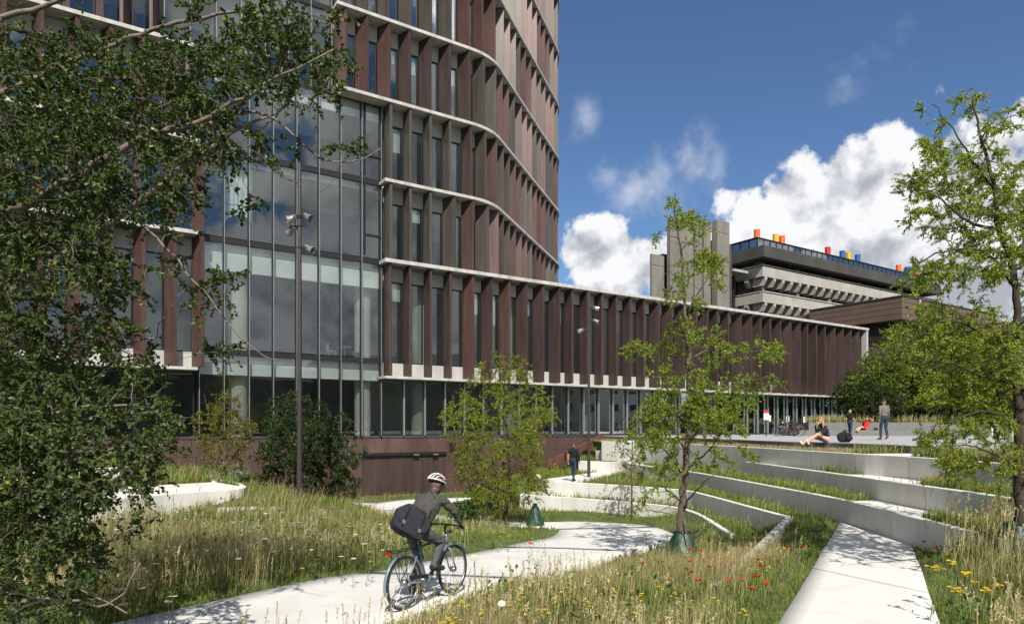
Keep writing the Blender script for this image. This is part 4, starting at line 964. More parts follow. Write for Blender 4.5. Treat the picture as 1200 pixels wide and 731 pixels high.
# --- big leafy tree overhanging on the left, trunk outside the frame
def big_tree():
    root = zero_root('broadleaf_tree', None, 'large dark leafy tree whose branches overhang the left side in front of the tower', 'tree')
    T = Tree(); Y0 = 7.2
    base = Vector((-8.1, 7.2, 0))
    T.limb([base, (-8.0, 7.2, 1.5), (-7.7, 7.3, 3), (-7.5, 7.2, 5), (-7.3, 7.1, 7.6)], .22, .08, .3, 10)
    def L(pts, r0, r1): T.limb([PX(*p) for p in pts], r0, r1, .14, 7, .012)
    L([(-230, 420, 7.2), (-60, 362, 7.0), (0, 345, 6.9), (75, 298, 6.8), (150, 247, 6.7), (205, 205, 6.6), (262, 160, 6.5), (318, 135, 6.5)], .075, .012)
    L([(-220, 330, 7.3), (-60, 278, 7.0), (40, 236, 6.8), (110, 196, 6.7), (165, 160, 6.6)], .065, .034)
    L([(165, 160, 6.6), (230, 143, 6.4), (290, 110, 6.3), (345, 82, 6.2), (392, 58, 6.2)], .032, .008)
    L([(165, 160, 6.6), (240, 145, 6.9), (300, 132, 7.1), (340, 155, 7.2), (372, 185, 7.2), (410, 190, 7.3), (445, 172, 7.4)], .026, .005)
    L([(300, 190, 6.8), (325, 203, 6.8), (350, 215, 6.9), (372, 228, 6.9)], .009, .003)
    L([(-220, 250, 7.4), (-40, 205, 7.6), (10, 193, 7.6), (62, 182, 7.6), (118, 173, 7.5)], .05, .012)
    L([(-220, 190, 7.3), (-50, 130, 7.7), (60, 85, 7.7), (150, 45, 7.6), (240, 22, 7.5), (330, 14, 7.3), (385, 30, 7.2)], .05, .008)
    L([(-200, 120, 7.2), (-50, 40, 7.0), (70, 0, 7.0), (180, -30, 7.0)], .05, .012)
    L([(150, 247, 6.7), (195, 290, 6.6), (238, 345, 6.5), (280, 395, 6.5), (325, 424, 6.5)], .014, .004)
    L([(-220, 480, 7.2), (-50, 425, 7.4), (50, 405, 7.4), (120, 412, 7.3), (185, 392, 7.2)], .045, .009)
    L([(-210, 540, 7.2), (-30, 510, 6.6), (90, 478, 6.4), (190, 478, 6.2)], .04, .008)
    L([(-200, 590, 7.2), (-40, 562, 6.4), (40, 545, 6.2), (120, 530, 6.1), (200, 520, 6.0)], .035, .007)
    L([(-200, 620, 7.2), (-40, 600, 6.0), (50, 625, 5.8), (110, 640, 5.7), (190, 605, 5.6)], .035, .006)
    L([(-200, 650, 7.2), (-50, 680, 5.8), (50, 700, 5.6), (130, 705, 5.5), (165, 660, 5.4)], .032, .006)
    L([(-200, 650, 7.2), (-60, 720, 6.0), (30, 712, 5.7), (90, 690, 5.6), (150, 720, 5.5)], .03, .006)
    el = [(40, 120, 70, 75, 1), (110, 100, 90, 65, 1), (60, 230, 90, 70, 1.15), (150, 190, 75, 70, 1.0), (50, 340, 90, 80, 1.2), (140, 330, 45, 60, .55), (30, 450, 70, 80, 1.3), (120, 440, 60, 60, .9), (40, 560, 75, 70, 1.4), (130, 540, 65, 45, 1.0), (40, 660, 75, 70, 1.3),
          (130, 645, 45, 40, .16), (180, 505, 25, 22, .8), (220, 150, 55, 50, .95), (240, 90, 70, 45, .9), (300, 70, 60, 50, .85), (340, 30, 60, 35, .8), (250, 25, 70, 22, .55), (255, 215, 45, 45, .6), (285, 165, 40, 30, .7), (350, 100, 50, 25, .55), (390, 75, 28, 18, .5), (200, 270, 40, 50, .28),
          (270, 335, 26, 14, .8), (262, 395, 26, 24, .55), (300, 425, 34, 10, .7), (235, 345, 22, 30, .35), (370, 180, 40, 12, .35), (430, 180, 26, 10, .7), (385, 222, 22, 8, .5), (180, 470, 24, 20, .6), (165, 610, 18, 8, .5), (10, 60, 25, 40, .5), (150, 700, 20, 14, .6), (0, 380, 40, 260, .6)]
    px, py = px_in(el, 1180)
    Yd = rng.uniform(6.0, 8.4, len(px)); lowm = py > 480; Yd[lowm] = rng.uniform(5.2, 7.0, lowm.sum())
    C = np.stack([(px - CX) * Yd / F, Yd, E - (py - CY) * Yd / F], -1)
    C = C[np.argsort(np.linalg.norm(C - np.array([-7.5, 7.2, 3]), axis=1))]
    for c in C:
        a = T.branch_to(c, 3, .06, .016, .3); T.cluster(c, c - a, 5, .23, 19, .75, .25)
    # the part of the crown beyond the left edge and above the frame
    for _ in range(260):
        c = np.array([rng.uniform(-11, -6.2), rng.uniform(5, 10.5), rng.uniform(2.2, 9.5)])
        if (c[0] / c[1] * F + CX) > -10 and c[2] < 6.2: continue
        a = T.branch_to(c, 3, .06, .016, .3); T.cluster(c, c - a, 5, .28, 8, .8, .2)
    T.finish(root, 'bark_pale', 'leaf_gloss', .037, .38, (.028, .056, .010), (.080, .128, .024), .012, .25, 1.0)
big_tree()

# --- feathery tree on the right
def pinnate(T, root, bark, c0, c1, size=.075, aspect=.16, yellow=.05, droop=.7, jitter=.75, m='leaf'): T.finish(root, bark, m, size, aspect, c0, c1, yellow, droop, jitter)
def right_tree():
    root = zero_root('feathery_tree', None, 'feathery yellow green tree with dark trunk on the right edge, tallest of the young trees', 'tree')
    T = Tree(); Y = 11.0
    def L(pts, r0, r1, n=8): T.limb([PX(*p) for p in pts], r0, r1, .12, n, .01)
    b = PX(1197, 668, Y); b.z = tz1(b.x, b.y) - .05
    L([(1196, 668, Y), (1197, 600, Y), (1196, 540, Y), (1193, 450, Y), (1192, 350, Y), (1183, 305, Y), (1170, 265, Y), (1163, 210, Y), (1150, 160, Y), (1138, 118, Y)], .115, .012, 10)
    L([(1184, 305, Y), (1215, 262, 11.2), (1240, 200, 11.3), (1250, 130, 11.4)], .05, .01)
    for p, r in (([(1188, 335, Y), (1160, 300, 10.8), (1125, 292, 10.6), (1090, 300, 10.4), (1050, 330, 10.3)], .03), ([(1172, 270, Y), (1140, 262, 10.7), (1110, 240, 10.5), (1078, 222, 10.4), (1052, 217, 10.4)], .028),
                 ([(1165, 220, Y), (1140, 190, 10.8), (1122, 160, 10.7), (1100, 128, 10.7), (1090, 122, 10.7)], .022), ([(1150, 165, Y), (1165, 140, 11.1), (1178, 128, 11.2), (1185, 130, 11.2)], .015),
                 ([(1191, 400, Y), (1150, 390, 10.6), (1110, 375, 10.4), (1075, 395, 10.2), (1045, 402, 10.2)], .034), ([(1192, 450, Y), (1150, 440, 10.4), (1110, 425, 10.2), (1080, 440, 10.0)], .03),
                 ([(1194, 500, Y), (1160, 482, 10.4), (1120, 490, 10.1), (1090, 500, 9.9)], .028), ([(1195, 545, Y), (1160, 530, 10.2), (1125, 520, 9.9), (1092, 525, 9.8)], .026), ([(1196, 560, Y), (1178, 549, 10.8), (1160, 553, 10.7), (1145, 560, 10.6)], .02),
                 ([(1192, 380, Y), (1230, 350, 11.6), (1260, 330, 12)], .04), ([(1193, 460, Y), (1230, 440, 10.5), (1270, 430, 10)], .035), ([(1193, 430, Y), (1185, 400, 11.8), (1170, 380, 12.4), (1140, 370, 12.8)], .03), ([(1195, 520, Y), (1240, 500, 11.4), (1280, 500, 11.6)], .03)):
        L(p, r, .005, 6)
    el = [(1096, 128, 14, 10, 1.2), (1112, 150, 14, 22, .7), (1140, 122, 22, 14, .8), (1178, 135, 16, 16, .9), (1155, 160, 20, 18, .45), (1090, 170, 14, 8, 1.2), (1110, 182, 22, 12, .8), (1060, 218, 16, 9, 1.3), (1085, 210, 26, 14, 1), (1125, 205, 32, 20, .9), (1170, 200, 30, 30, .8), (1110, 240, 40, 16, .7),
          (1160, 235, 36, 22, .8), (1075, 250, 12, 14, .8), (1120, 272, 40, 16, .6), (1100, 290, 24, 14, .8), (1150, 290, 45, 16, .9), (1180, 310, 26, 24, .8), (1120, 320, 60, 16, 1.1), (1080, 335, 26, 10, .8), (1195, 260, 20, 40, .8), (1120, 370, 50, 16, .8), (1080, 395, 40, 16, 1.1), (1130, 400, 55, 20, 1.1), (1175, 395, 30, 24, .9), (1060, 400, 22, 8, 1),
          (1120, 440, 55, 20, .9), (1170, 440, 34, 24, .9), (1100, 470, 40, 14, .7), (1150, 485, 50, 16, 1.0), (1180, 510, 28, 20, 1.1), (1120, 510, 40, 10, .8), (1145, 540, 50, 10, .9), (1095, 522, 20, 8, .7), (1185, 550, 18, 14, .7), (1115, 553, 24, 6, .6), (1178, 578, 20, 8, .5), (1230, 350, 40, 240, .35)]
    px, py = px_in(el, 620)
    Yd = Y + rng.normal(size=len(px)) * .55
    for x, y, d in sorted(zip(px, py, Yd), key=lambda q: abs(q[0] - 1195)):
        c = np.array(PX(x, y, d)); a = T.branch_to(c, 3, .05, .012, .3); T.cluster(c, c - a, 6, .20, 20, .7, .18)
    pinnate(T, root, 'bark_dark', (.15, .21, .025), (.40, .47, .07), .056, .15, .05, .55, .8)
    return b
T2B = right_tree()
# --- slim young tree in the middle
def mid_tree():
    root = zero_root('young_tree', None, 'slim young tree with pale upper stem and a green watering bag, rising before the wing', 'tree')
    T = Tree(); b = PX(800, 660, 15.6); b.z = tz1(b.x, b.y); k = 15.6
    zk = lambda y: y
    def L(pts, r0, r1, n=7): T.limb([PX(x, y, k + dy) for x, y, dy in pts], r0, r1, .15, n, .015)
    L([(799, 668, 0), (798, 610, 0), (803, 560, 0), (806, 500, 0), (808, 430, 0), (803, 360, 0), (799, 310, 0), (794, 270, 0), (789, 230, 0)], .10, .012, 9)
    for p, r in (([(801, 590, 0), (780, 572, -.6), (762, 565, -1), (748, 552, -1.2)], .03), ([(800, 600, 0), (815, 575, -.5), (832, 560, -.8), (845, 548, -1)], .03), ([(804, 560, 0), (785, 535, .6), (760, 505, .8), (748, 480, .8)], .03), ([(804, 550, 0), (828, 530, .5), (850, 500, .8), (862, 478, .9)], .03),
                 ([(800, 610, 0), (808, 628, -.5), (822, 626, -.9), (830, 600, -1)], .02), ([(806, 500, 0), (780, 470, -.5), (765, 450, -.8)], .026), ([(807, 480, 0), (830, 465, -.4), (870, 448, -.7), (905, 440, -.8)], .026), ([(808, 430, 0), (780, 412, .5), (755, 408, .6), (738, 408, .6)], .022), ([(808, 420, 0), (835, 410, .3), (870, 412, .5), (905, 408, .5)], .022),
                 ([(803, 370, 0), (820, 340, -.3), (835, 320, -.4), (842, 300, -.4)], .018), ([(800, 330, 0), (782, 318, .3), (770, 345, .4)], .012), ([(797, 295, 0), (815, 275, .3), (828, 262, .4)], .012), ([(796, 280, 0), (782, 275, -.3), (770, 275, -.4)], .01), ([(804, 570, 0), (790, 590, -1), (768, 600, -1.5), (755, 590, -1.8)], .016), ([(806, 520, 0), (820, 505, -1), (845, 515, -1.6), (880, 520, -1.8)], .02), ([(806, 530, 0), (790, 515, 1), (770, 530, 1.6), (745, 520, 1.6)], .02)): L(p, r, .004, 5)
    el = [(789, 235, 9, 8, 1.3), (800, 258, 16, 9, .9), (775, 274, 12, 7, 1), (818, 262, 14, 7, 1), (815, 285, 18, 8, .8), (826, 305, 14, 12, 1.1), (838, 318, 10, 18, .9), (800, 300, 10, 16, .6), (803, 330, 12, 14, .6), (790, 350, 12, 9, .7), (815, 355, 14, 8, .6), (768, 345, 8, 5, .6), (745, 408, 14, 6, 1), (775, 410, 22, 10, .9), (800, 390, 18, 16, .7), (825, 392, 22, 12, .7), (850, 412, 24, 9, .8), (885, 410, 24, 8, .9), (905, 410, 12, 8, .8),
          (785, 440, 26, 14, .8), (825, 440, 24, 16, .9), (870, 450, 28, 10, .8), (905, 445, 14, 8, .7), (790, 475, 36, 20, 1.2), (835, 475, 30, 20, 1.2), (765, 490, 22, 16, .9), (870, 470, 22, 12, .6), (800, 505, 40, 16, .9), (850, 500, 24, 14, .7), (755, 515, 24, 14, .7), (860, 530, 28, 10, .5), (765, 545, 26, 12, .4), (835, 545, 24, 12, .45), (790, 540, 30, 16, .35), (770, 575, 24, 10, .3), (745, 590, 14, 10, .3)]
    px, py = px_in(el, 420); Yd = k + rng.normal(size=len(px)) * .62
    for x, y, d in sorted(zip(px, py, Yd), key=lambda q: abs(q[0] - 803)):
        c = np.array(PX(x, y, d)); a = T.branch_to(c, 3, .08, .012, .3); T.cluster(c, c - a, 5, .22, 18, .75, .12)
    pinnate(T, root, 'bark', (.14, .215, .026), (.37, .44, .068), .058, .21, .03, .3, .9)
    return b
T3B = mid_tree()
# --- generic small trees and shrubs grown in the round
def round_tree(name, label, base, h, prof, nclus, c0, c1, trunk_r=.06, bark='bark', size=.09, aspect=.25, ntw=5, ltw=.28, nl=9, clear=.15, droop=.2, stems=1, cat='tree', group=None, yellow=.03, leafm='leaf', lean=(0, 0), hollow=.35):
    """prof: list of (height fraction, radius)"""
    root = zero_root(name, None, label, cat, group); T = Tree(); base = np.array(base)
    for s_ in range(stems):
        off = rng.normal(size=2) * (.12 * (stems > 1)); tip = base + np.array([lean[0] + off[0] * 4 * (stems > 1), lean[1] + off[1] * 4 * (stems > 1), h * rng.uniform(.86, .98)])
        st = base + np.array([off[0], off[1], -.1]); m1 = st + (tip - st) * .35 + np.append(rng.normal(size=2) * .04 * h * .2, 0); m2 = st + (tip - st) * .7 + np.append(rng.normal(size=2) * .05 * h * .2, 0)
        T.limb([st, m1, m2, tip], trunk_r, trunk_r * .12, .25, 7, .01)
    hs = np.array([p[0] for p in prof]); rs = np.array([p[1] for p in prof])
    dd = np.linspace(0, 1, 200); w = np.interp(dd, hs, rs) ** 2; w = w / w.sum()
    # lobes make the outline uneven
    lob = [(rng.uniform(0, 2 * np.pi), rng.uniform(0, 1), rng.uniform(-.45, .5)) for _ in range(16)]
    cl = []
    for _ in range(nclus):
        f = dd[rng.choice(200, p=w)]; a = rng.uniform(0, 2 * np.pi); r = np.interp(f, hs, rs)
        k = 1 + sum(g * math.exp(-((math.sin((a - la) / 2) / .35) ** 2) - ((f - lf) / .12) ** 2) for la, lf, g in lob)
        r = r * k * math.sqrt(rng.uniform(hollow ** 2, 1)); cl.append(base + np.array([math.cos(a) * r + lean[0] * f, math.sin(a) * r + lean[1] * f, f * h]))
    cl.sort(key=lambda c: np.hypot(*(c - base)[:2]))
    for c in cl:
        a = T.branch_to(c, 3, .1 if droop < .4 else .2, trunk_r * .5, .3); T.cluster(c, c - a, ntw, ltw, nl, .75, droop)
    T.finish(root, bark, leafm, size, aspect, c0, c1, yellow, droop, .9)
    return root
def gb(px, py, H, z=None):
    p = PH(px, py, H); return (p.x, p.y, tz1(p.x, p.y) if z is None else z)
YG0, YG1 = (.15, .20, .022), (.37, .40, .055)
round_tree('young_tree', 'bushy yellow green young tree standing beside the cyclist before the plinth', gb(591, 614, 3.4), 6.5, [(0, .1), (.06, .6), (.15, 1.4), (.3, 1.8), (.45, 1.75), (.6, 1.75), (.75, 1.35), (.88, .85), (1, .15)], 470, YG0, YG1, .085, 'bark_dark', .062, .2, 5, .3, 20, droop=.25)
round_tree('young_tree', 'thin nearly bare sapling left of the slim young tree', gb(741, 607, 3.45), 4.2, [(0, .05), (.2, .25), (.4, .45), (.6, .7), (.75, .5), (.9, .4), (1, .1)], 55, YG0, (.17, .20, .03), .045, 'bark', .085, .22, 4, .25, 6)
round_tree('young_tree', 'pale yellow green sapling behind the rounded wall, left of the dark shrub', (-10.6, 25.2, .45), 3.4, [(0, .2), (.15, .7), (.4, 1.15), (.6, 1.25), (.8, .8), (1, .2)], 150, (.13, .13, .02), (.26, .25, .045), .03, 'bark', .08, .22, 5, .25, 8, stems=3)
round_tree('shrub', 'dark dense green shrub behind the tall lamp post', (-8.3, 26.3, -.15), 4.0, [(0, .8), (.15, 1.3), (.4, 1.55), (.65, 1.35), (.85, .9), (1, .3)], 430, (.022, .055, .018), (.06, .105, .032), .05, 'bark_dark', .075, .26, 6, .26, 10, stems=4, cat='shrub', droop=.1)
round_tree('shrub', 'dark green upright shrub at the right of the lamp post by the plinth', (-6.95, 27.2, -.6), 3.6, [(0, .5), (.2, .9), (.5, 1.0), (.8, .7), (1, .2)], 190, (.028, .065, .02), (.07, .12, .035), .04, 'bark_dark', .075, .26, 6, .26, 10, stems=3, cat='shrub', droop=.1)
round_tree('shrub', 'small shrub of stiff dark leaves at the foot of the bushy young tree', gb(566, 598, 3.65), 1.5, [(0, .4), (.3, .7), (.7, .6), (1, .2)], 60, (.05, .09, .02), (.11, .15, .03), .02, 'bark_dark', .08, .25, 5, .2, 8, stems=3, cat='shrub')
round_tree('shrub', 'low dark leafy shrub in the flower bed beside the bushy young tree', (-1.6, 22.4, -.95), .95, [(0, .2), (.4, .4), (.8, .3), (1, .1)], 26, (.03, .07, .02), (.07, .12, .03), .015, 'bark_dark', .085, .35, 5, .18, 8, stems=2, cat='shrub')
# trees behind the plaza
G0, G1 = (.040, .080, .016), (.11, .16, .03)
def back_trees():
    b0 = STEP_A + STEP_N * 6
    specs = [(1037, 3.5, 6.6, 2.6, (.10, .16, .02), (.22, .28, .05), 'light green tree right behind the man in the grey sweater', 240), (1013, 8, 5.6, 2.1, (.03, .06, .015), (.08, .12, .03), 'dark tree against the white end post of the wing', 150),
             (1082, 4, 8.6, 3.3, (.07, .11, .018), (.17, .21, .035), 'tall yellow green tree behind the plaza steps, right of the light green one', 300), (1112, 10, 7.5, 3.2, (.025, .05, .014), (.07, .11, .03), 'dark broad tree behind the thin far lamp post', 220), (1062, 10.5, 6.2, 3.0, (.02, .045, .014), (.06, .095, .03), 'low dark tree between the two lighter trees', 200),
             (1150, 6, 8.2, 3.4, (.04, .08, .016), (.12, .16, .03), 'mid green tree behind the two people dressed in white', 240), (1190, 9, 9.4, 3.6, (.03, .065, .016), (.09, .13, .03), 'dark green tree at the right edge behind the plaza', 240), (1235, 7, 8, 3.4, G0, G1, 'green tree just beyond the right edge behind the plaza', 150)]
    for px, off, h, r, c0, c1, lab, n in specs:
        k = (px - CX) / F; q = STEP_A + STEP_N * (4.6 + off); u = (q.x - k * q.y) / (k * STEP_D.y - STEP_D.x); p = q + STEP_D * u
        round_tree('plaza_tree', lab, (p.x, p.y, ZP + .88), h, [(0, .2), (.12, r * .75), (.3, r), (.55, r * .92), (.8, r * .6), (1, .2)], n, c0, c1, .12, 'bark_dark', .17, .3, 6, .6, 9, group='trees behind the plaza', hollow=.2)
    # clipped-looking dark shrubs along the back of the bed
    for i, px in enumerate((1022, 1048, 1075, 1100, 1126, 1155, 1182, 1210)):
        k = (px - CX) / F; q = STEP_A + STEP_N * (5.6 + 1.2 * (i % 3)); u = (q.x - k * q.y) / (k * STEP_D.y - STEP_D.x); p = q + STEP_D * u
        lab = ['dark shrub right of the wing end post', 'dark shrub left of the walking man head', 'dark shrub under the tall yellow green tree', 'dark shrub beside the far lamp post', 'dark shrub right of the far lamp post', 'dark shrub behind the left person in white', 'dark shrub behind the right person in white', 'dark shrub at the right edge behind the steps'][i]
        round_tree('shrub', lab, (p.x, p.y, ZP + .88), 3.2 + .5 * (i % 2), [(0, 1.2), (.3, 1.9), (.7, 1.6), (1, .4)], 85, (.022, .045, .014), (.06, .095, .028), .04, 'bark_dark', .15, .3, 6, .5, 9, stems=3, cat='shrub', group='shrubs behind the plaza steps', hollow=.2)
back_trees()

# ------------------------------------------------------------------ watering bags round three stems
def water_bag(p, h, r, label, taper=.62):
    root = empty('watering_bag', p, rnd.uniform(0, 6), label, 'tree bag', 'green watering bags round tree stems'); b = MB(); rings = []
    for i in range(13):
        f = i / 12; rr = r * (1.0 - taper * f ** 1.6) * (1 + .03 * math.sin(9 * f)); ring = []
        for j in range(28):
            a = 2 * math.pi * j / 28; k = 1 + .05 * math.sin(a * 5 + 6 * f) + .035 * math.sin(a * 9 - 8 * f); ring.append(Vector((math.cos(a) * rr * k, math.sin(a) * rr * k, h * f)))
        rings.append(ring)
    b.loft(rings); b.build('bag_body', M['bag_green'], root, smooth=True)
    s = MB(); s.torus((0, 0, h * .97), (0, 0, 1), r * (1.02 - taper * .95), .018, 20, 6); s.build('strap', M['frame'], root)
    return root
water_bag((T3B.x, T3B.y, T3B.z - .05), .68, .40, 'squat green watering bag round the foot of the slim young tree')
p = gb(627, 616, 3.4); water_bag((p[0], p[1], p[2] - .12), .95, .33, 'tall green watering bag standing at the inside of the path bend', .86)
water_bag((T2B.x - .05, T2B.y, T2B.z - .05), .75, .42, 'dark green watering bag round the trunk at the right edge')

# ------------------------------------------------------------------ meadow grass (uncountable)
def blades(name, x, y, z, h, w, col_b, col_t, lean=.35, parent=None, wind=(.15, .05)):
    n = len(x); a = rng.uniform(0, 2 * np.pi, n); d = np.stack([np.cos(a), np.sin(a)], -1)
    ln = (np.abs(rng.normal(size=n)) * lean * h)[:, None]; ld = rng.uniform(0, 2 * np.pi, n); L2 = np.stack([np.cos(ld), np.sin(ld)], -1) * ln + np.array(wind) * h[:, None]
    V = np.empty((n, 5, 3)); b = np.stack([x, y], -1); ww = w[:, None] / 2
    V[:, 0, :2] = b - d * ww; V[:, 1, :2] = b + d * ww; V[:, 2, :2] = b - d * ww * .75 + L2 * .35; V[:, 3, :2] = b + d * ww * .75 + L2 * .35; V[:, 4, :2] = b + L2
    V[:, 0, 2] = V[:, 1, 2] = z - .03; V[:, 2, 2] = V[:, 3, 2] = z + h * .6; V[:, 4, 2] = z + h * (1 - .25 * np.clip(ln[:, 0] / h, 0, 1))
    base = (np.arange(n) * 5)[:, None]; li = np.concatenate([base + np.array([[0, 1, 3, 2]]), base + np.array([[2, 3, 4]])], 1).ravel(); lt = np.tile([4, 3], n)
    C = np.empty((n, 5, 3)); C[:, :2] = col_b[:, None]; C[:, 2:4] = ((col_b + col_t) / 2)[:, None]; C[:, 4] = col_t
    o = np_mesh(name, V.reshape(-1, 3), lt, li, M['grass'], parent, C.reshape(-1, 3)); tag(o, kind='stuff'); return o
def plumes(name, x, y, z, h, s, col):
    """tall flowering grass: a thin stalk with a feathery head of short spikelets"""
    n = len(x); K = 13; ld = rng.uniform(0, 2 * np.pi, n); tipo = np.stack([np.cos(ld), np.sin(ld)], -1) * (np.abs(rng.normal(size=n)) * .16 * h)[:, None] + np.array((.06, .02)) * h[:, None]
    B = np.stack([x, y, z], -1); T_ = B + np.concatenate([tipo, h[:, None]], 1); ax = unit(T_ - B)
    side = unit(np.cross(ax, rng.normal(size=(n, 3))))
    V = []; li = []; lt = []; C = []
    w = s[:, None] * .045
    st = np.stack([B - side * w, B + side * w, T_ + side * w * .6, T_ - side * w * .6], 1); V.append(st.reshape(-1, 3)); off = n * 4
    li.append(np.arange(n * 4)); lt.append(np.full(n, 4)); C.append(np.repeat(col * np.array((.85, .95, .7)), 4, 0))
    for k in range(K):
        f = .0 + k / K; c = T_ - ax * (s * (1 - f) * 1.5)[:, None]; dv = unit(ax * .9 + rng.normal(size=(n, 3)) * .55); sd = unit(np.cross(dv, rng.normal(size=(n, 3))))
        l_ = (s * (.55 - .25 * f) * rng.uniform(.6, 1.2, n))[:, None]; ww = (s * .075)[:, None]
        q = np.stack([c, c + dv * l_ * .5 + sd * ww, c + dv * l_, c + dv * l_ * .5 - sd * ww], 1); V.append(q.reshape(-1, 3)); li.append(np.arange(n * 4) + off); off += n * 4; lt.append(np.full(n, 4)); C.append(np.repeat(col * rng.uniform(.85, 1.15, (n, 1)), 4, 0))
    o = np_mesh(name, np.concatenate(V), np.concatenate(lt), np.concatenate(li), M['grass'], None, np.concatenate(C)); tag(o, kind='stuff'); return o
def nz2(x, y, s, seed=0):
    return np.array([mnoise.noise((float(a) * s + seed, float(b) * s, seed * 3.7)) for a, b in zip(x, y)])
def scatter(n, xr, yr, poly=None, excl=(), falloff=2.0):
    x = rng.uniform(*xr, n); y0, y1 = yr; u = rng.random(n)
    y = 1 / (1 / y0 + (1 / y1 - 1 / y0) * u) if falloff == 2 else y0 + (y1 - y0) * u      # density falls off with distance
    k = np.abs(x) < y * .86 + 1.2
    if poly is not None: k &= in_poly(x, y, poly)
    for p in excl: k &= ~in_poly(x, y, p)
    return x[k], y[k]
STRAW0, STRAW1 = np.array((.36, .285, .13)), np.array((.62, .52, .30))
GR0, GR1 = np.array((.09, .145, .02)), np.array((.26, .32, .062))
EXC = PATHS + [TERR[k][0] for k in ('E', 'D', 'C', 'B', 'A')] + [LT1, LT2]
def mixcol(n, a, b): return a + (b - a) * rng.random((n, 1))
def grow(name, x, y, z, straw, hg, hs, dens_w=.009):
    """straw: 0..1 share of dry blades per point, hg/hs heights"""
    n = len(x); dry = rng.random(n) < straw; h = np.where(dry, hs, hg) * rng.uniform(.45, 1.2, n); w = dens_w * (.7 + y / 14) * rng.uniform(.6, 1.3, n) * np.where(dry, .62, 1)
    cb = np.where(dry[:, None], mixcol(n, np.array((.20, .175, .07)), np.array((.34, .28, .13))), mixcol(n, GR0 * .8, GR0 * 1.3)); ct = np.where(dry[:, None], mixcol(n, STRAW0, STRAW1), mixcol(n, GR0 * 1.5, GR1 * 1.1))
    return blades(name, x, y, z, h, w, cb, ct, np.where(dry, .22, .42) if False else .33)
def dense(p, st=.16):
    p = np.array(p)[:, :2]; d = np.concatenate([[0], np.cumsum(np.linalg.norm(np.diff(p, axis=0), axis=1))]); t = np.arange(0, d[-1], st); return np.stack([np.interp(t, d, p[:, 0]), np.interp(t, d, p[:, 1])], -1).astype(np.float32)
def near_dist(x, y, polys):
    x = np.asarray(x, np.float32); y = np.asarray(y, np.float32)
    """rough distance to path edges, for the mown short strip beside them"""
    P = np.concatenate([dense(p) for p in polys]); out = np.empty(len(x))
    for i in range(0, len(x), 8000): out[i:i + 8000] = np.sqrt(((x[i:i + 8000, None] - P[:, 0]) ** 2 + (y[i:i + 8000, None] - P[:, 1]) ** 2).min(1))
    return out
def meadow():
    x, y = scatter(560000, (-26, 18), (5.6, 40), None, EXC); z = tz(x, y)
    nz = nz2(x, y, .35, 2) ; nf = nz2(x, y, 1.3, 5)
    pd = near_dist(x, y, PATHS)
    # where it is dry and tall: left meadow, foreground, right meadow; greener round the young trees
    dry = np.zeros(len(x)); tall = np.full(len(x), .30)
    lm = (x < -2.0) & (y < 20.5); dry[lm] = .52; tall[lm] = np.clip(.46 - (y[lm] - 10.5) * .038, .15, .46)
    fg = (y < 9.6) & (x > -2); dry[fg] = .52; tall[fg] = .30
    rm = (x > 7.0) & (y < 16); dry[rm] = .74; tall[rm] = .72
    mid = (x > -2) & (x < 8) & (y > 9.6); dry[mid] = np.clip(.62 - (y[mid] - 9.6) * .07, .10, .7); tall[mid] = np.clip(.50 - (y[mid] - 9.6) * .035, .22, .5)
    isl = (x > -8) & (x < 2) & (y > 17); dry[isl] = .14; tall[isl] = .30
    lt = (x < -3.5) & (y > 17) & (y < 22) ; dry[lt] = .4; tall[lt] = .5
    dry = np.clip(dry + nz * .55 + nf * .2, 0, .95); tall = tall * (1 + .35 * nz + .25 * nf)
    edge = np.clip(pd / .8, .25, 1); tall = tall * edge; dry = dry * np.clip(pd / .9, .15, 1)
    k = rng.random(len(x)) < np.clip(.70 + .5 * nf, .25, 1); k &= pd > .05
    x, y, z, dry, tall = x[k], y[k], z[k], dry[k], tall[k]
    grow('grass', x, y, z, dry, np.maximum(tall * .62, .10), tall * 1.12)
    # flowering grasses
    x, y = scatter(46000, (-26, 18), (5.6, 24), None, EXC); pd = near_dist(x, y, PATHS); nz = nz2(x, y, .5, 9)
    dry = np.where((x < -2) & (y < 20), .38, np.where((x > 7) & (y < 16), .8, np.where(y < 9.6, .26, np.where((x > -2) & (y < 13.5), .14, .0))))
    k = (rng.random(len(x)) < dry + nz * .6) & (pd > .35); x, y = x[k], y[k]; n = len(x)
    h = np.where(x > 7, .95, np.where(x < -2, np.clip(.68 - (y - 10.5) * .055, .20, .68), .50)) * rng.uniform(.6, 1.2, n)
    plumes('flowering_grass', x, y, tz(x, y), h, rng.uniform(.05, .10, n) * (.85 + y / 30), mixcol(n, np.array((.42, .33, .17)), np.array((.70, .60, .40))))
meadow()
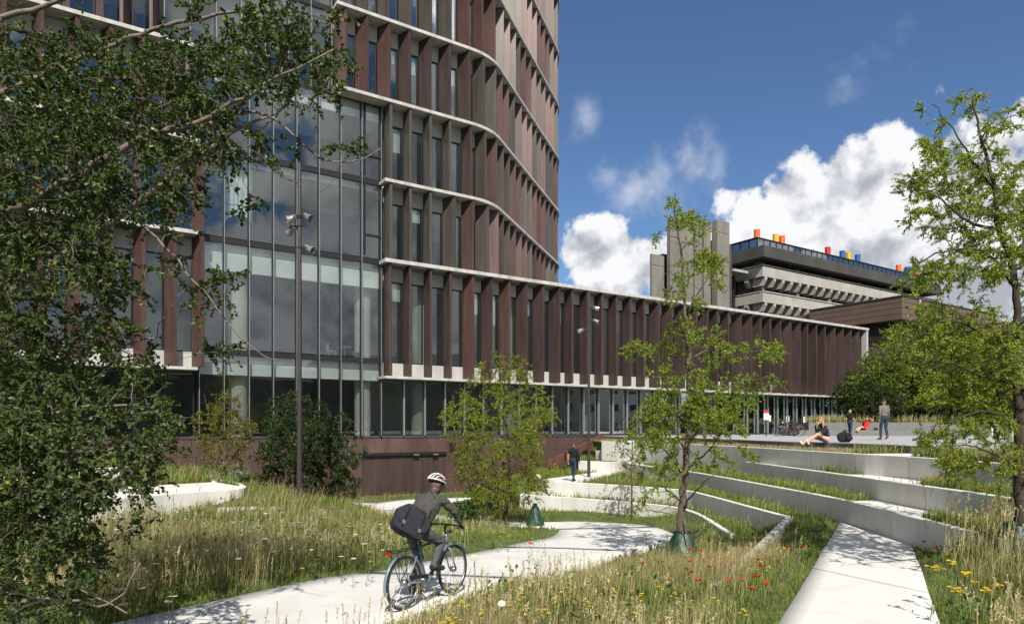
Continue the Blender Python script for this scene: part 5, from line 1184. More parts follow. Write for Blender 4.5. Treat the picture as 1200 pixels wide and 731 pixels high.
def strips():
    def strip_on(key, upper, z, n, h=.26, dry=.12):
        poly = TERR[key][0]; ex = [TERR[k][0] for k in upper] + TREADS
        xs = [p[0] for p in poly]; ys = [p[1] for p in poly]
        x, y = scatter(n, (min(xs), max(xs)), (9, 46), poly, ex, 2)
        # stay off the coping
        nf = nz2(x, y, .9, 4); k = rng.random(len(x)) < .75 + .5 * nf; k &= near_dist(x, y, [cE, cD, cC, cB, cA]) > .17; x, y = x[k], y[k]; nf = nf[k]
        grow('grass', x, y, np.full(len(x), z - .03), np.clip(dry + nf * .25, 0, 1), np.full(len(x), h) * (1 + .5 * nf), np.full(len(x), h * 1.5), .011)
    strip_on('E', 'DCBA', ZE, 90000, .26); strip_on('D', 'CBA', ZD, 190000, .22); strip_on('C', 'BA', ZC, 190000, .24); strip_on('B', 'A', ZB, 190000, .26)
    plz = [tuple(p) for p in cP] + [(60, 9), (60, 60)]
    poly = TERR['A'][0]; x, y = scatter(160000, (4, 14), (8, 46), poly, [plz] + TREADS); k = near_dist(x, y, [cA]) > .17; x, y = x[k], y[k]
    dryA = np.where(y > 20, .75, .35); grow('grass', x, y, np.full(len(x), ZA - .03), dryA, np.where(y > 20, .10, .34), np.where(y > 20, .15, .45), .011)
    for poly, z, ex in ((LT1, ZL1, [LT2] + TREADS), (LT2, ZL2, TREADS)):
        x, y = scatter(80000, (-26, -8), (11, 29), poly, ex); k = near_dist(x, y, [cL1, cL2]) > .17; x, y = x[k], y[k]; nf = nz2(x, y, .8, 3)
        zz = z - .03 + np.clip((y - 24) * .03, 0, .3); grow('grass', x, y, zz, np.clip(.2 + nf * .4, 0, 1), np.full(len(x), .34), np.full(len(x), .5), .012)
    # long grass in the bed behind the granite steps
    bp = [(p.x, p.y) for p in bedp]; x = rng.uniform(20, 70, 60000); y = rng.uniform(44, 60, 60000); k = in_poly(x, y, bp); x, y = x[k], y[k]
    grow('grass', x, y, np.full(len(x), ZP + .88), np.full(len(x), .5), np.full(len(x), .4), np.full(len(x), .7), .02)
strips()
# ground cover leaves low in the meadow
def herbs():
    x, y = scatter(26000, (-22, 14), (6, 30), None, EXC); nf = nz2(x, y, .7, 8); k = (nf > .05) & (near_dist(x, y, PATHS) > .12); x, y = x[k], y[k]; z = tz(x, y)
    c = np.stack([x, y, z + rng.uniform(.03, .28, len(x))], -1); o = leaf_mesh('ground_cover', c, .075, .3, col_mix(len(x), (.035, .08, .014), (.11, .17, .03)), None, M['leaf'], -.3); tag(o, kind='stuff')
herbs()
# ------------------------------------------------------------------ flowers one can tell apart
def flower_proto(name, kind):
    b = MB(); h = .42
    b.tube([(0, 0, 0), (.015, .01, h * .5), (.0, .02, h)], [.004, .0035, .003], 5, mi=1)
    if kind == 'poppy':
        for k in range(4):
            a = k * math.pi / 2 + .3; d = Vector((math.cos(a), math.sin(a), 0)); s = Vector((-d.y, d.x, 0)); c = Vector((0, .02, h))
            vs = [c, c + d * .028 + s * .034 + UP * .014, c + d * .058 + s * .02 + UP * .036, c + d * .058 - s * .02 + UP * .036, c + d * .028 - s * .034 + UP * .014]
            b.add(vs, [(0, 1, 2, 3, 4)])
        b.ball((0, .02, h + .012), .012, 8, 6, 1)
    elif kind == 'daisy':
        for k in range(10):
            a = k * math.pi / 5; d = Vector((math.cos(a), math.sin(a), .1)); s = Vector((-d.y, d.x, 0)); c = Vector((0, .02, h)); b.add([c, c + d * .03 + s * .011, c + d * .047, c + d * .03 - s * .011], [(0, 1, 2, 3)])
        b.ball((0, .02, h), (.013, .013, .008), 8, 5, 2)
    elif kind == 'yellow':
        for j in range(5):
            c = Vector((rnd.uniform(-.05, .05), rnd.uniform(-.05, .05), h + rnd.uniform(-.03, .05))); b.tube([(0, .01, h * .7), c], [.0025, .002], 4, mi=1)
            for k in range(7):
                a = k * 2 * math.pi / 7; d = Vector((math.cos(a), math.sin(a), .25)); s = Vector((-d.y, d.x, 0)); b.add([c, c + d * .013 + s * .008, c + d * .024, c + d * .013 - s * .008], [(0, 1, 2, 3)])
    else:
        for j in range(9):
            c = Vector((rnd.uniform(-.02, .02), rnd.uniform(-.02, .02), h - j * .012)); b.ball(c, (.012, .012, .009), 6, 4)
    for j in range(4):  # small stem leaves
        a = rnd.uniform(0, 6.3); d = Vector((math.cos(a), math.sin(a), .5)); s = Vector((-d.y, d.x, 0)); c = Vector((.01, .01, h * (.12 + .15 * j))); b.add([c, c + d * .04 + s * .008, c + d * .09, c + d * .04 - s * .008], [(0, 1, 2, 3)], 1)
    m = {'poppy': 'poppy', 'daisy': 'whitepetal', 'yellow': 'yellow', 'purple': 'purple'}[kind]
    return b.build(name, [M[m], M['stem'], M['yellow']])
def put_flowers(name, kind, label, cat, group, spots):
    pr = flower_proto(name, kind); pr['label'] = label; pr['category'] = cat; pr['group'] = group
    for i, (x, y, z, s) in enumerate(spots):
        o = pr if i == 0 else pr.copy()
        if i: COL.objects.link(o)
        o.location = (x, y, z); sc = s * rnd.uniform(.65, 1.1); o.scale = (sc, sc, sc * rnd.uniform(.85, 1.15)); o.rotation_euler = (rnd.uniform(-.15, .15), rnd.uniform(-.15, .15), rnd.uniform(0, 6.3))
def on_ground(pxs, H0, iters=6):
    out = []
    for x, y, lift in pxs:      # survey the flower head, then drop to the ground below it
        H = H0
        for _ in range(iters):
            p = PH(x, y, H); H = E - (tz1(p.x, p.y) + lift)
        out.append((p.x, p.y, tz1(p.x, p.y), lift / .42))
    return out
pop = [(823, 681), (812, 669), (818, 645), (836, 652), (845, 640), (862, 628), (883, 616), (889, 655), (891, 662), (888, 676), (901, 681), (814, 640), (840, 651), (852, 672), (868, 668), (905, 632), (921, 632), (935, 640), (808, 655), (830, 662), (858, 655), (874, 690), (846, 622), (870, 606), (730, 662), (745, 646), (752, 655), (788, 671), (716, 610), (768, 602), (560, 590), (620, 640), (1100, 640), (815, 648), (826, 640)]
put_flowers('poppy', 'poppy', 'small red poppy standing in the grass below the terrace walls', 'flower', 'red poppies of the lower meadow', on_ground([(x, y, .40) for x, y in pop], 2.8))
def on_terr(pxs, H, lift):
    out = []
    for x, y in pxs: p = PH(x, y, H - lift); out.append((p.x, p.y, E - H - .03, lift / .42))
    return out
put_flowers('poppy', 'poppy', 'small red poppy growing in a planted strip between the big terrace steps', 'flower', 'red poppies of the terrace strips', on_terr([(1082, 561), (1064, 556), (1090, 560), (1130, 568), (1150, 572), (1112, 566)], 1.3, .34) + on_terr([(1157, 593), (1176, 592), (1146, 604), (1175, 586), (1086, 596), (1190, 600), (958, 567), (942, 562), (894, 579)], 1.84, .36) + on_terr([(702, 577), (708, 570), (732, 553), (675, 576), (762, 560)], 2.42, .3))
put_flowers('poppy', 'poppy', 'small red poppy in the grass behind the rounded wall on the left', 'flower', 'red poppies of the left garden', [(p.x, p.y, ZL1 - .03, .9) for p in (PH(x, y, 1.50) for x, y in ((143, 551), (157, 550), (187, 548), (196, 555), (217, 553), (160, 557), (230, 556)))] + on_ground([(x, y, .4) for x, y in ((239, 549), (310, 557), (321, 564), (364, 578), (280, 575), (330, 560), (345, 570))], 2.0))
yl = [(605, 703), (612, 700), (618, 706), (624, 703), (628, 707), (648, 695), (652, 699), (657, 696), (663, 693), (668, 696), (530, 720), (522, 723), (538, 722), (640, 712), (700, 712), (760, 705), (800, 706), (840, 700), (806, 712), (775, 690), (683, 700), (515, 716), (547, 706), (868, 655), (900, 665), (890, 640), (905, 650), (690, 655), (870, 715), (795, 698), (745, 712), (715, 695), (590, 716), (570, 709)]
put_flowers('yellow_flower', 'yellow', 'sprig of small yellow flowers in the dry foreground grass', 'flower', 'yellow flowers of the foreground', on_ground([(x, y, .42) for x, y in yl], 2.2))
yl2 = [(x, y) for x, y in zip(rng.uniform(560, 640, 26), rng.uniform(618, 632, 26))] + [(x, y) for x, y in zip(rng.uniform(280, 450, 40), rng.uniform(580, 660, 40))] + [(x, y) for x, y in zip(rng.uniform(820, 960, 26), rng.uniform(600, 660, 26))]
put_flowers('yellow_flower', 'yellow', 'sprig of small yellow flowers in the grass beside the path', 'flower', 'yellow flowers beside the path', on_ground([(x, y, .36) for x, y in yl2], 2.7))
put_flowers('yellow_flower', 'yellow', 'sprig of small yellow flowers in the tall grass on the right', 'flower', 'yellow flowers of the right meadow', on_ground([(x, y, .6) for x, y in ((1100, 665), (1115, 660), (1128, 672), (1110, 680), (1140, 665), (1090, 672), (1150, 690), (1165, 672), (1125, 695))], 2.0))
dz = [(80 + 90 * abs(rnd.gauss(.5, .3)), 600 + 60 * abs(rnd.gauss(.5, .35))) for _ in range(46)] + [(165, 668), (172, 671), (160, 672), (176, 669), (168, 664), (150, 690), (100, 700), (195, 686), (198, 690), (96, 708), (118, 684), (128, 688)]
put_flowers('daisy', 'daisy', 'white daisy in the shade under the overhanging branches', 'flower', 'white daisies under the big tree', on_ground([(x, y, .62) for x, y in dz], 1.9))
put_flowers('daisy', 'daisy', 'small white daisy in the meadow left of the path', 'flower', 'white daisies of the left meadow', on_ground([(x, y, .5) for x, y in zip(rng.uniform(230, 460, 44), rng.uniform(590, 655, 44))], 2.2))
put_flowers('purple_flower', 'purple', 'thin purple flower spike in the meadow grass', 'flower', 'purple meadow flowers', on_ground([(x, y, .35) for x, y in ((553, 718), (740, 660), (850, 660), (870, 672), (862, 690), (700, 668), (78, 712), (92, 705), (85, 716), (1085, 650), (845, 690), (935, 655), (915, 665), (650, 700))], 2.4))
# the large umbels that rise in front of the cyclist's path
def umbel(px, py, Y, r, gx, label, tilt=0, dz_=0):
    p = PX(px, py, Y); g = Vector((p.x + gx, p.y - .05, 0)); g.z = tz1(g.x, g.y) - .02
    root = empty('umbel_flower', g, 0, label, 'flower', 'tall white umbels beside the path'); h = p - g
    b = MB().tube([(0, 0, 0), h * .5 + Vector((-.03, 0, 0)), h], [.007, .006, .005], 6); b.build('stem', M['stem'], root, smooth=True)
    b = MB(); ax = (UP + Vector((tilt, -.55, 0))).normalized(); e1 = ax.orthogonal().normalized(); e2 = ax.cross(e1)
    for k in range(38):
        f = math.sqrt((k + .5) / 38); a = k * 2.4; c = h + ax * (.04 + .012 * (1 - f)) + (e1 * math.cos(a) + e2 * math.sin(a)) * r * f; b.tube([h, c], [.0018, .0014], 3, mi=1, cap=False)
        for j in range(8): d = Vector((rnd.gauss(0, 1), rnd.gauss(0, 1), rnd.gauss(0, 1))).normalized(); b.ball(c + (d - ax * d.dot(ax)) * .012 + ax * rnd.uniform(0, .006), .0042, 5, 4)
    b.build('flower_head', [M['whitepetal'], M['stem']], root)
umbel(556, 657, 7.4, .048, .10, 'white umbel on a long bare stem, nearest the front wheel')
umbel(589, 671, 7.2, .042, .03, 'smaller white umbel right of the front wheel')
umbel(629, 662, 6.9, .095, -.05, 'large flat lacy white umbel, biggest of the three', .35)
umbel(588, 711, 6.3, .032, .0, 'low white umbel head among the dry foreground grass')
# ------------------------------------------------------------------ lamp posts
def lamp(p, h, label, heads, r=.07):
    root = empty('lamp_post', p, 0, label, 'lamp post', 'tall spotlight masts')
    MB().tube([(0, 0, -.1), (0, 0, .9)], [r * 1.12, r * 1.12], 20).tube([(0, 0, .9), (0, 0, h)], [r, r * .8], 20).build('pole', M['steel'], root, smooth=False)
    MB().tube([(0, 0, h), (0, 0, h + .03)], [r * .85, r * .5], 16).build('cap', M['steel'], root)
    for z, ang, tilt, dist in heads:
        a = R(ang); d = Vector((math.cos(a), math.sin(a), 0)); s = Vector((-d.y, d.x, 0)); c = Vector((0, 0, z)) + d * dist
        f = (d * math.cos(R(tilt)) - UP * math.sin(R(tilt))).normalized(); u = s.cross(f)
        b = MB(); b.bar(Vector((0, 0, z)) + d * r * .8, c - f * .02, .03, .05)
        b.torus((0, 0, z), (0, 0, 1), r * .98, .018, 16, 6)
        for k in (-1, 1): b.bar(c + s * (.115 * k), c + s * (.115 * k) + f * .1, .012, .05)
        b.bar(c - s * .12, c + s * .12, .012, .05)
        sp = b.build('bracket', M['steel'], root)
        b = MB(); rings = []
        for q, rr in ((-.02, .05), (.0, .075), (.06, .085), (.16, .10), (.27, .125), (.275, .118), (.2, .09)):
            rings.append([c + f * q + (s * math.cos(2 * math.pi * j / 18) + u * math.sin(2 * math.pi * j / 18)) * rr for j in range(18)])
        b.loft(rings); hd = b.build('spotlight', M['chrome'], root, smooth=False)
        MB().tube([c + f * .20, c + f * .215], [.088, .088], 18).build('lens', M['lens'], hd)
p = PX(351, 585, 20.0); lamp((p.x, p.y, tz1(p.x, p.y)), PX(351, 192, 20).z - tz1(p.x, p.y), 'tall slender spotlight mast on the left before the glazed bay', [(PX(351, 262, 20).z, 200, 25, .10), (PX(351, 272, 20).z, 150, 35, .22), (PX(351, 260, 20).z, 340, 30, .16), (PX(351, 297, 20).z, -15, 30, .20)])
p = PX(690, 553, 34.0); lamp((p.x, p.y, tz1(p.x, p.y) if not in_poly(np.array([p.x]), np.array([p.y]), TERR['D'][0])[0] else ZD - .02), PX(690, 342, 34).z - ZD, 'spotlight mast on the terrace right of the man in black', [(PX(690, 358, 34).z, 10, 10, .22), (PX(690, 373, 34).z, -10, 25, .22), (PX(690, 384, 34).z, 190, 25, .3)])
p = PX(1098, 491, 50.0); lamp((p.x, p.y, ZP + .86), PX(1098, 352, 50).z - ZP - .86, 'thin spotlight mast far back behind the plaza steps', [(PX(1098, 362, 50).z, 190, 20, .25), (PX(1098, 356, 50).z, 0, 20, .25)])

# ------------------------------------------------------------------ signs
def text_obj(name, s, size, m, parent, loc, rot, ext=.002):
    cu = bpy.data.curves.new(name, 'FONT'); cu.body = s; cu.size = size; cu.extrude = ext; cu.align_x = 'CENTER'; cu.align_y = 'CENTER'; cu.resolution_u = 2
    t = bpy.data.objects.new(name, cu); COL.objects.link(t); dg = bpy.context.evaluated_depsgraph_get(); me = bpy.data.meshes.new_from_object(t.evaluated_get(dg)); bpy.data.objects.remove(t)
    me.materials.clear(); me.materials.append(m); o = bpy.data.objects.new(name, me); COL.objects.link(o); o.parent = parent; o.location = loc; o.rotation_euler = rot; return o
red = mat('red sign paint', (.55, .035, .04), .5, 0, .05, 3); white = mat('white sign paint', (.75, .75, .74), .5, 0, .03, 3); grey_ink = mat('grey print', (.25, .25, .26), .6, 0, 0, 3)
def plaza_sign():
    p = PX(898, 511, 41.5); p.z = ZP + .03; a = math.atan2(-p.x, p.y)
    root = empty('info_sign', p, a, 'small white notice with red head on a grey post before the entrance', 'sign')
    MB().tube([(0, 0, 0), (0, 0, 1.62)], .03, 10).build('post', M['steel'], root)
    MB().box((0, -.04, 1.30), (.30, .02, .56)).build('board', white, root, bevel=.004)
    MB().box((0, -.0525, 1.50), (.30, .004, .16)).build('red_band', red, root)
    b = MB()
    for k in range(5): b.box((-.02 + .01 * (k % 2), -.0525, 1.36 - .055 * k), (.22 - .03 * (k % 3), .004, .016))
    b.build('print_lines', grey_ink, root)
plaza_sign()
def door_notice(px, py, label):
    t = tx(px) - .45; c = fpos(t, -.995, 0); k = c.y / F; c.z = E - (py - CY) * k
    root = empty('door_notice', c, math.atan2(U.y, U.x), label, 'notice', 'white paper notices on the entrance glass')
    MB().box((0, 0, 0), (.46, .012, .52)).build('sheet', white, root)
    b = MB()
    for i in range(4): b.box((0, -.008, .13 - .08 * i), (.30 - .05 * (i % 2), .004, .022))
    b.build('print_lines', grey_ink, root)
door_notice(917.5, 490, 'white notice on the entrance glass, nearest the info sign'); door_notice(939, 491, 'white notice on the entrance glass, middle of the three'); door_notice(959, 491.5, 'white notice on the entrance glass behind the seated woman')

# ------------------------------------------------------------------ bicycles
tyre = mat('tyre rubber', (.022, .022, .022), .8, 0, .1, 10); rim_m = mat('bare rim', (.30, .30, .31), .35, .8, .05, 10)
paint = mat('grey blue bicycle paint', (.17, .235, .265), .32, .2, .05, 6, coat=.4); black = mat('black plastic', (.018, .018, .02), .5, 0, .1, 10)
redlens = mat('red rear lens', (.30, .01, .01), .2, 0, .05, 10, spec=.7); blk_paint = mat('dark bicycle paint', (.03, .03, .035), .35, .2, .05, 6)
def bicycle(loc, rz, label, cat, paint_m, roll=0, group=None, spokes=32, pitch=0):
    root = empty('bicycle', loc, rz, label, cat, group); root.rotation_euler = (roll, pitch, rz)
    X, Y_, Z = Vector((1, 0, 0)), Vector((0, 1, 0)), UP; RW = .345
    RA, FA = Vector((0, 0, RW)), Vector((1.08, 0, RW)); BB = Vector((.46, 0, .285)); ST = Vector((.30, 0, .80)); HT = Vector((.90, 0, .86)); HB = Vector((.945, 0, .70))
    for c in (RA, FA):
        w = empty('wheel', (0, 0, 0)); w.parent = root
        MB().torus(c, Y_, RW - .018, .018, 48, 8).build('tyre', tyre, w, smooth=True)
        MB().torus(c, Y_, RW - .042, .011, 48, 6, sx=1.2).build('rim', rim_m, w, smooth=True)
        b = MB()
        for k in range(spokes):
            a = 2 * math.pi * k / spokes; h = a + (.5 if k % 4 < 2 else -.5); s = .025 * (1 if k % 2 else -1)
            b.tube([c + Vector((math.cos(h) * .028, s, math.sin(h) * .028)), c + Vector((math.cos(a) * (RW - .048), 0, math.sin(a) * (RW - .048)))], .0016, 3, cap=False)
        b.build('spokes', rim_m, w)
        b = MB(); b.tube([c - Y_ * .055, c - Y_ * .03, c + Y_ * .03, c + Y_ * .055], [.016, .045 if c is RA else .04, .045 if c is RA else .04, .016], 14); b.build('hub', rim_m, w, smooth=True)
        # mudguard
        a0, a1 = (R(5), R(195)) if c is RA else (R(30), R(190)); rings = []; gr = RW + .022
        for i in range(25):
            a = a0 + (a1 - a0) * i / 24; d = Vector((math.cos(a), 0, math.sin(a))); rings.append([c + d * gr - Y_ * .026, c + d * (gr + .012) - Y_ * .014, c + d * (gr + .012) + Y_ * .014, c + d * gr + Y_ * .026, c + d * (gr + .008), c + d * (gr + .008)])
        g = MB().loft([[r[0], r[1], r[2], r[3]] for r in rings]); g.build('mudguard', paint_m, root, smooth=True)
    f = MB()
    f.tube([BB, ST], [.017, .016], 12); f.tube([BB, HB + (HT - HB) * .05], [.021, .021], 12); f.tube([ST - Z * .05 + X * .012, HT - (HT - HB) * .15], [.017, .018], 12); f.tube([HB, HT], [.021, .021], 12)
    for s in (-1, 1):
        f.tube([BB + Y_ * .03 * s - X * .02, RA + Y_ * .065 * s], [.012, .010], 8); f.tube([ST - Z * .06 + Y_ * .015 * s, RA + Y_ * .065 * s], [.010, .009], 8)
    f.build('frame', paint_m, root, smooth=True)
    fk = MB(); cr = HB - (HT - HB).normalized() * .03
    for s in (-1, 1): fk.tube([cr, cr + Y_ * .05 * s - Z * .03, cr + (FA - cr) * .6 + Y_ * .058 * s - X * .012, FA + Y_ * .06 * s], [.016, .015, .012, .009], 8)
    fk.build('fork', paint_m, root, smooth=True)
    top = HT + (HT - HB).normalized() * .10; b = MB(); b.tube([HT, top], .014, 8); b.tube([top, top + X * .07 + Z * .03], .014, 8); gp = top + X * .07 + Z * .03
    b.tube([gp - X * .16 - Y_ * .29 - Z * .01, gp - X * .06 - Y_ * .25, gp + X * .0 - Y_ * .1, gp + X * .0 + Y_ * .1, gp - X * .06 + Y_ * .25, gp - X * .16 + Y_ * .29 - Z * .01], .0115, 8)
    hb = b.build('handlebar', black, root, smooth=True)
    for s in (-1, 1):
        MB().tube([gp - X * .06 + Y_ * .25 * s, gp - X * .17 + Y_ * .292 * s - Z * .01], .017, 10).build('grip', black, hb, smooth=True)
        MB().tube([gp - X * .04 + Y_ * .2 * s, gp + X * .03 + Y_ * .22 * s - Z * .02, gp - X * .02 + Y_ * .28 * s - Z * .035], .006, 6).build('brake_lever', rim_m, hb)
    b = MB(); q = ST + (ST - BB).normalized() * .11; b.tube([ST, q], .0135, 8); b.build('seat_post', rim_m, root)
    sd_ = MB(); rings = []
    for x, w, zt in ((-.13, .075, .0), (-.10, .085, .012), (-.03, .07, .008), (.05, .035, .0), (.12, .02, -.004), (.15, .01, -.012)):
        rings.append([q + X * x + Y_ * (w * math.cos(2 * math.pi * j / 14)) + Z * (.03 + zt + .022 * math.sin(2 * math.pi * j / 14)) for j in range(14)])
    sd_.loft(rings); sd_.build('saddle', black, root, smooth=True)
    cr_ = MB(); cr_.torus(BB - Y_ * .05, Y_, .085, .008, 32, 6, sx=.5)
    for k in range(5): a = k * 2 * math.pi / 5; cr_.bar(BB - Y_ * .05, BB - Y_ * .05 + Vector((math.cos(a), 0, math.sin(a))) * .085, .012, .006)
    cr_.build('chainring', rim_m, root)
    ca = R(62); cv = Vector((math.cos(ca), 0, math.sin(ca))) * .17
    for s, v in ((-1, cv), (1, -cv)):
        b = MB(); b.bar(BB + Y_ * .065 * s, BB + Y_ * .075 * s + v, .024, .014); b.build('crank', rim_m, root)
        MB().box(BB + Y_ * .125 * s + v, (.09, .085, .02)).build('pedal', black, root, bevel=.004)
    b = MB(); b.bar(BB - Y_ * .05 + Z * .085, RA - Y_ * .05 + Z * .03, .008); b.bar(BB - Y_ * .05 - Z * .085, RA - Y_ * .05 - Z * .03, .008); b.build('chain', tyre, root)
    b = MB(); b.box((BB + RA) / 2 - Y_ * .062 + Z * .075, (.40, .012, .05), ((BB - RA).normalized(), Y_, Y_.cross((BB - RA).normalized()) * -1)); b.build('chain_guard', black, root, bevel=.004)
    # rack, rear lamp, front lamp, kickstand
    b = MB(); zr = RA.z + RW + .075
    for s in (-1, 1):
        b.tube([Vector((.20, .045 * s, zr)), Vector((-.27, .055 * s, zr))], .006, 6); b.tube([Vector((-.05, .055 * s, zr)), RA + Y_ * .07 * s], .0055, 6); b.tube([Vector((-.22, .055 * s, zr)), RA + Y_ * .07 * s], .0055, 6)
    for x in (-.27, -.1, .06, .2): b.tube([Vector((x, -.055, zr)), Vector((x, .055, zr))], .005, 6)
    b.build('luggage_rack', black, root)
    lmp = MB(); lmp.box((-.30, 0, zr - .005), (.035, .09, .045)); lmp.build('rear_lamp', redlens, root, bevel=.008); MB().box((-.29, 0, zr + .027), (.05, .12, .01)).build('rear_lamp_housing', black, root)
    MB().tube([HT + X * .06 + Z * .02, HT + X * .13 + Z * .02], [.025, .032], 12).build('front_lamp', rim_m, root)
    MB().tube([Vector((.06, .07, .3)), Vector((-.12, .09, .16))], .008, 6).build('kickstand', rim_m, root)
    return root
BR = Vector((-1.385, 8.72, 0)); BR.z = tz1(BR.x, BR.y) + .037; BZ = math.atan2(.863, .505)
BIKE = bicycle(BR, BZ, 'grey blue city bicycle with mudguards and red rear lamp, ridden on the white path', 'bicycle', paint, roll=0, pitch=.012)
for i, (px, rot, lab) in enumerate(((931, 2.6, 'dark parked bicycle leaning at the left end of the granite steps'), (937, 2.9, 'second dark parked bicycle squeezed beside the granite steps'))):
    p = PX(px, 510.5, 44.6 - .5 * i); bicycle((p.x, p.y, ZP + .03), rot, lab, 'bicycle', [blk_paint, mat('dark red bicycle paint', (.12, .02, .02), .4, .1, .05, 6)][i], roll=.1, group='bicycles parked by the granite steps', spokes=12)
# ------------------------------------------------------------------ people: one continuous remeshed body each
skin_l = mat('light skin', (.52, .30, .21), .55, 0, .08, 6); skin_d = mat('brown skin', (.13, .065, .045), .5, 0, .1, 6); skin_t = mat('tanned skin', (.42, .23, .15), .55, 0, .08, 6)
def cloth(name, c, v=.18): return mat(name, c, .9, 0, v, 14, .25, 60, spec=.2)
CL = dict(jacket=cloth('dark grey cotton jacket', (.065, .062, .058)), greytrs=cloth('grey trousers', (.085, .085, .092)), blacktop=cloth('black cotton', (.016, .016, .018)), jeans=cloth('dark blue denim', (.030, .042, .075)), navy=cloth('navy knit', (.024, .026, .034)),
          pink=cloth('pale pink shorts', (.55, .33, .33)), greysw=cloth('grey marled sweater', (.15, .14, .128)), reddress=cloth('red dress cloth', (.55, .025, .018)), whitecl=cloth('white cotton', (.66, .66, .64), .06), shoe_d=cloth('dark shoe', (.03, .027, .025)), shoe_w=cloth('white shoe', (.6, .6, .58), .08), shoe_r=cloth('red brown trainers', (.25, .08, .07)))
hair_m = {k: mat(k + ' hair', c, .55, 0, .35, 18, .5, 50, stretch=(1, 1, .3)) for k, c in dict(black=(.010, .009, .009), brown=(.06, .032, .018), ginger=(.30, .165, .07), fair=(.38, .25, .12)).items()}
eye_m = mat('dark eye', (.02, .015, .012), .2, 0, 0, 3)
def person(name, label, loc, rz, J, mats, hair=None, hair_len=0, vox=.016, sleeve=1.0, leg=1.0, build=1.0, face=None, group=None, grip=.5):
    """J: joints in local space (x forward, y left, z up). mats: top, bottom, skin, shoe"""
    root = empty(name, loc, rz, label, 'person', group); J = {k: Vector(v) for k, v in J.items()}
    b = MB(); segs = []
    up_t = (J['neck'] - J['pel']).normalized(); side_s = (J['sL'] - J['sR']).normalized(); side_h = (J['hL'] - J['hR']).normalized()
    def ring(c, side, ax, hw, hd, n=20):
        fwd = side.cross(ax).normalized(); side = ax.cross(fwd).normalized(); o = []
        for j in range(n):
            a = 2 * math.pi * j / n; ca, sa = math.cos(a), math.sin(a); o.append(c + side * (hw * build * abs(ca) ** .8 * (1 if ca >= 0 else -1)) + fwd * (hd * build * abs(sa) ** .8 * (1 if sa >= 0 else -1)))
        return o
    nk0 = J['neck']; w, c = J['wai'], J['che']; axl = (w - J['pel']).normalized(); axu = (J['neck'] - c).normalized()
    sm = (J['sL'] + J['sR']) / 2; sw = (J['sL'] - J['sR']).length / 2
    b.loft([ring(J['pel'] - axl * .10, side_h, axl, .125, .095), ring(J['pel'] - axl * .03, side_h, axl, .165, .118), ring(J['pel'] + axl * .06, side_h, axl, .160, .115), ring(w, (side_h + side_s), axl, .138, .102), ring(w.lerp(c, .5), (side_h + side_s), up_t, .150, .110), ring(c, side_s, up_t, .172, .122),
            ring(c.lerp(sm, .6), side_s, axu, sw * .95, .108), ring(sm + axu * .01, side_s, axu, sw * .93, .075), ring(sm + axu * .045, side_s, axu, sw * .55, .066), ring(J['neck'], side_s, axu, .062, .062)])
    segs += [(J['pel'] - axl * .1, J['pel'] + axl * .05, .15, 'bottom'), (J['pel'] + axl * .12, w, .13, 'top'), (w, c, .15, 'top'), (c, sm, .17, 'top'), (J['sL'], J['sR'], .07, 'top'), (sm, sm.lerp(nk0, 1.0), .085, 'top')]
    def cap(p, q, r0, r1, m, bulge=None):
        k = [0, .25, .5, .75, 1] if bulge else [0, 1]
        pts = [p.lerp(q, f) for f in k]; rr = [r0 + (r1 - r0) * f for f in k]
        if bulge: rr[1] *= bulge; rr[2] *= (bulge + 1) / 2
        b.tube(pts, rr, 14); b.ball(p, r0, 14, 8); b.ball(q, r1, 14, 8); segs.append((p, q, (r0 + r1) / 2, m))
    for s in 'LR':
        sh, el, wr, hp, kn, an, to = (J[k + s] for k in 'sewhkat')
        cap(sh, el, .058 * build, .044 * build, 'top'); segs.pop()
        if sleeve >= 1: segs.append((sh, el, .05, 'top'))
        else: m_ = sh.lerp(el, .62); segs.append((sh, m_, .05, 'top')); segs.append((m_ + (el - sh) * .06, el, .046, 'skin'))
        cap(el, wr, .043 * build, .028, 'top' if sleeve >= 1 else 'skin', 1.08)
        cap(hp, kn, .088 * build, .058 * build, 'bottom', 1.04); segs.pop()
        if leg >= 1: segs.append((hp, kn, .07, 'bottom'))
        else: m_ = hp.lerp(kn, leg); segs.append((hp, m_, .08, 'bottom')); segs.append((m_ + (kn - hp) * .06, kn, .065, 'skin'))
        cap(kn, an, .056 * build, .040 if leg < 1 else .046, 'bottom' if leg >= 1 else 'skin', 1.12)
        d = (to - an); heel = an - Vector((d.x, d.y, d.z)).normalized() * .035; dn = (J.get('dn' + s) or Vector((0, 0, -1))).normalized()
        cap(heel + dn * .045, to + dn * .03, .042, .036, 'shoe'); cap(an, heel + dn * .03, .042, .042, 'shoe')
    hd, nk = J['head'], J['neck']; look = (J.get('look') or Vector((1, 0, 0))).normalized(); hu = (hd - nk).normalized(); hs = hu.cross(look).normalized(); look = hs.cross(hu).normalized()
    cap(nk - hu * .03, hd - hu * .05, .058, .054, 'skin'); ax = (look, hs, hu)
    b.ball(hd + hu * .02 - look * .012, (.098, .076, .108), 18, 12, 0, ax); b.ball(hd - hu * .055 + look * .025, (.066, .056, .066), 14, 10, 0, ax)
    b.tube([hd + look * .082 + hu * .015, hd + look * .108 - hu * .022], [.010, .016], 8); b.ball(hd + look * .078 - hu * .062, (.02, .026, .012), 8, 6, 0, ax)
    for s in (-1, 1): b.ball(hd + hs * (.077 * s) - look * .01, (.024, .012, .034), 8, 6, 0, ax)
    segs.append((hd - hu * .06, hd + hu * .05, .085, 'skin'))
    # palms
    fing = MB()
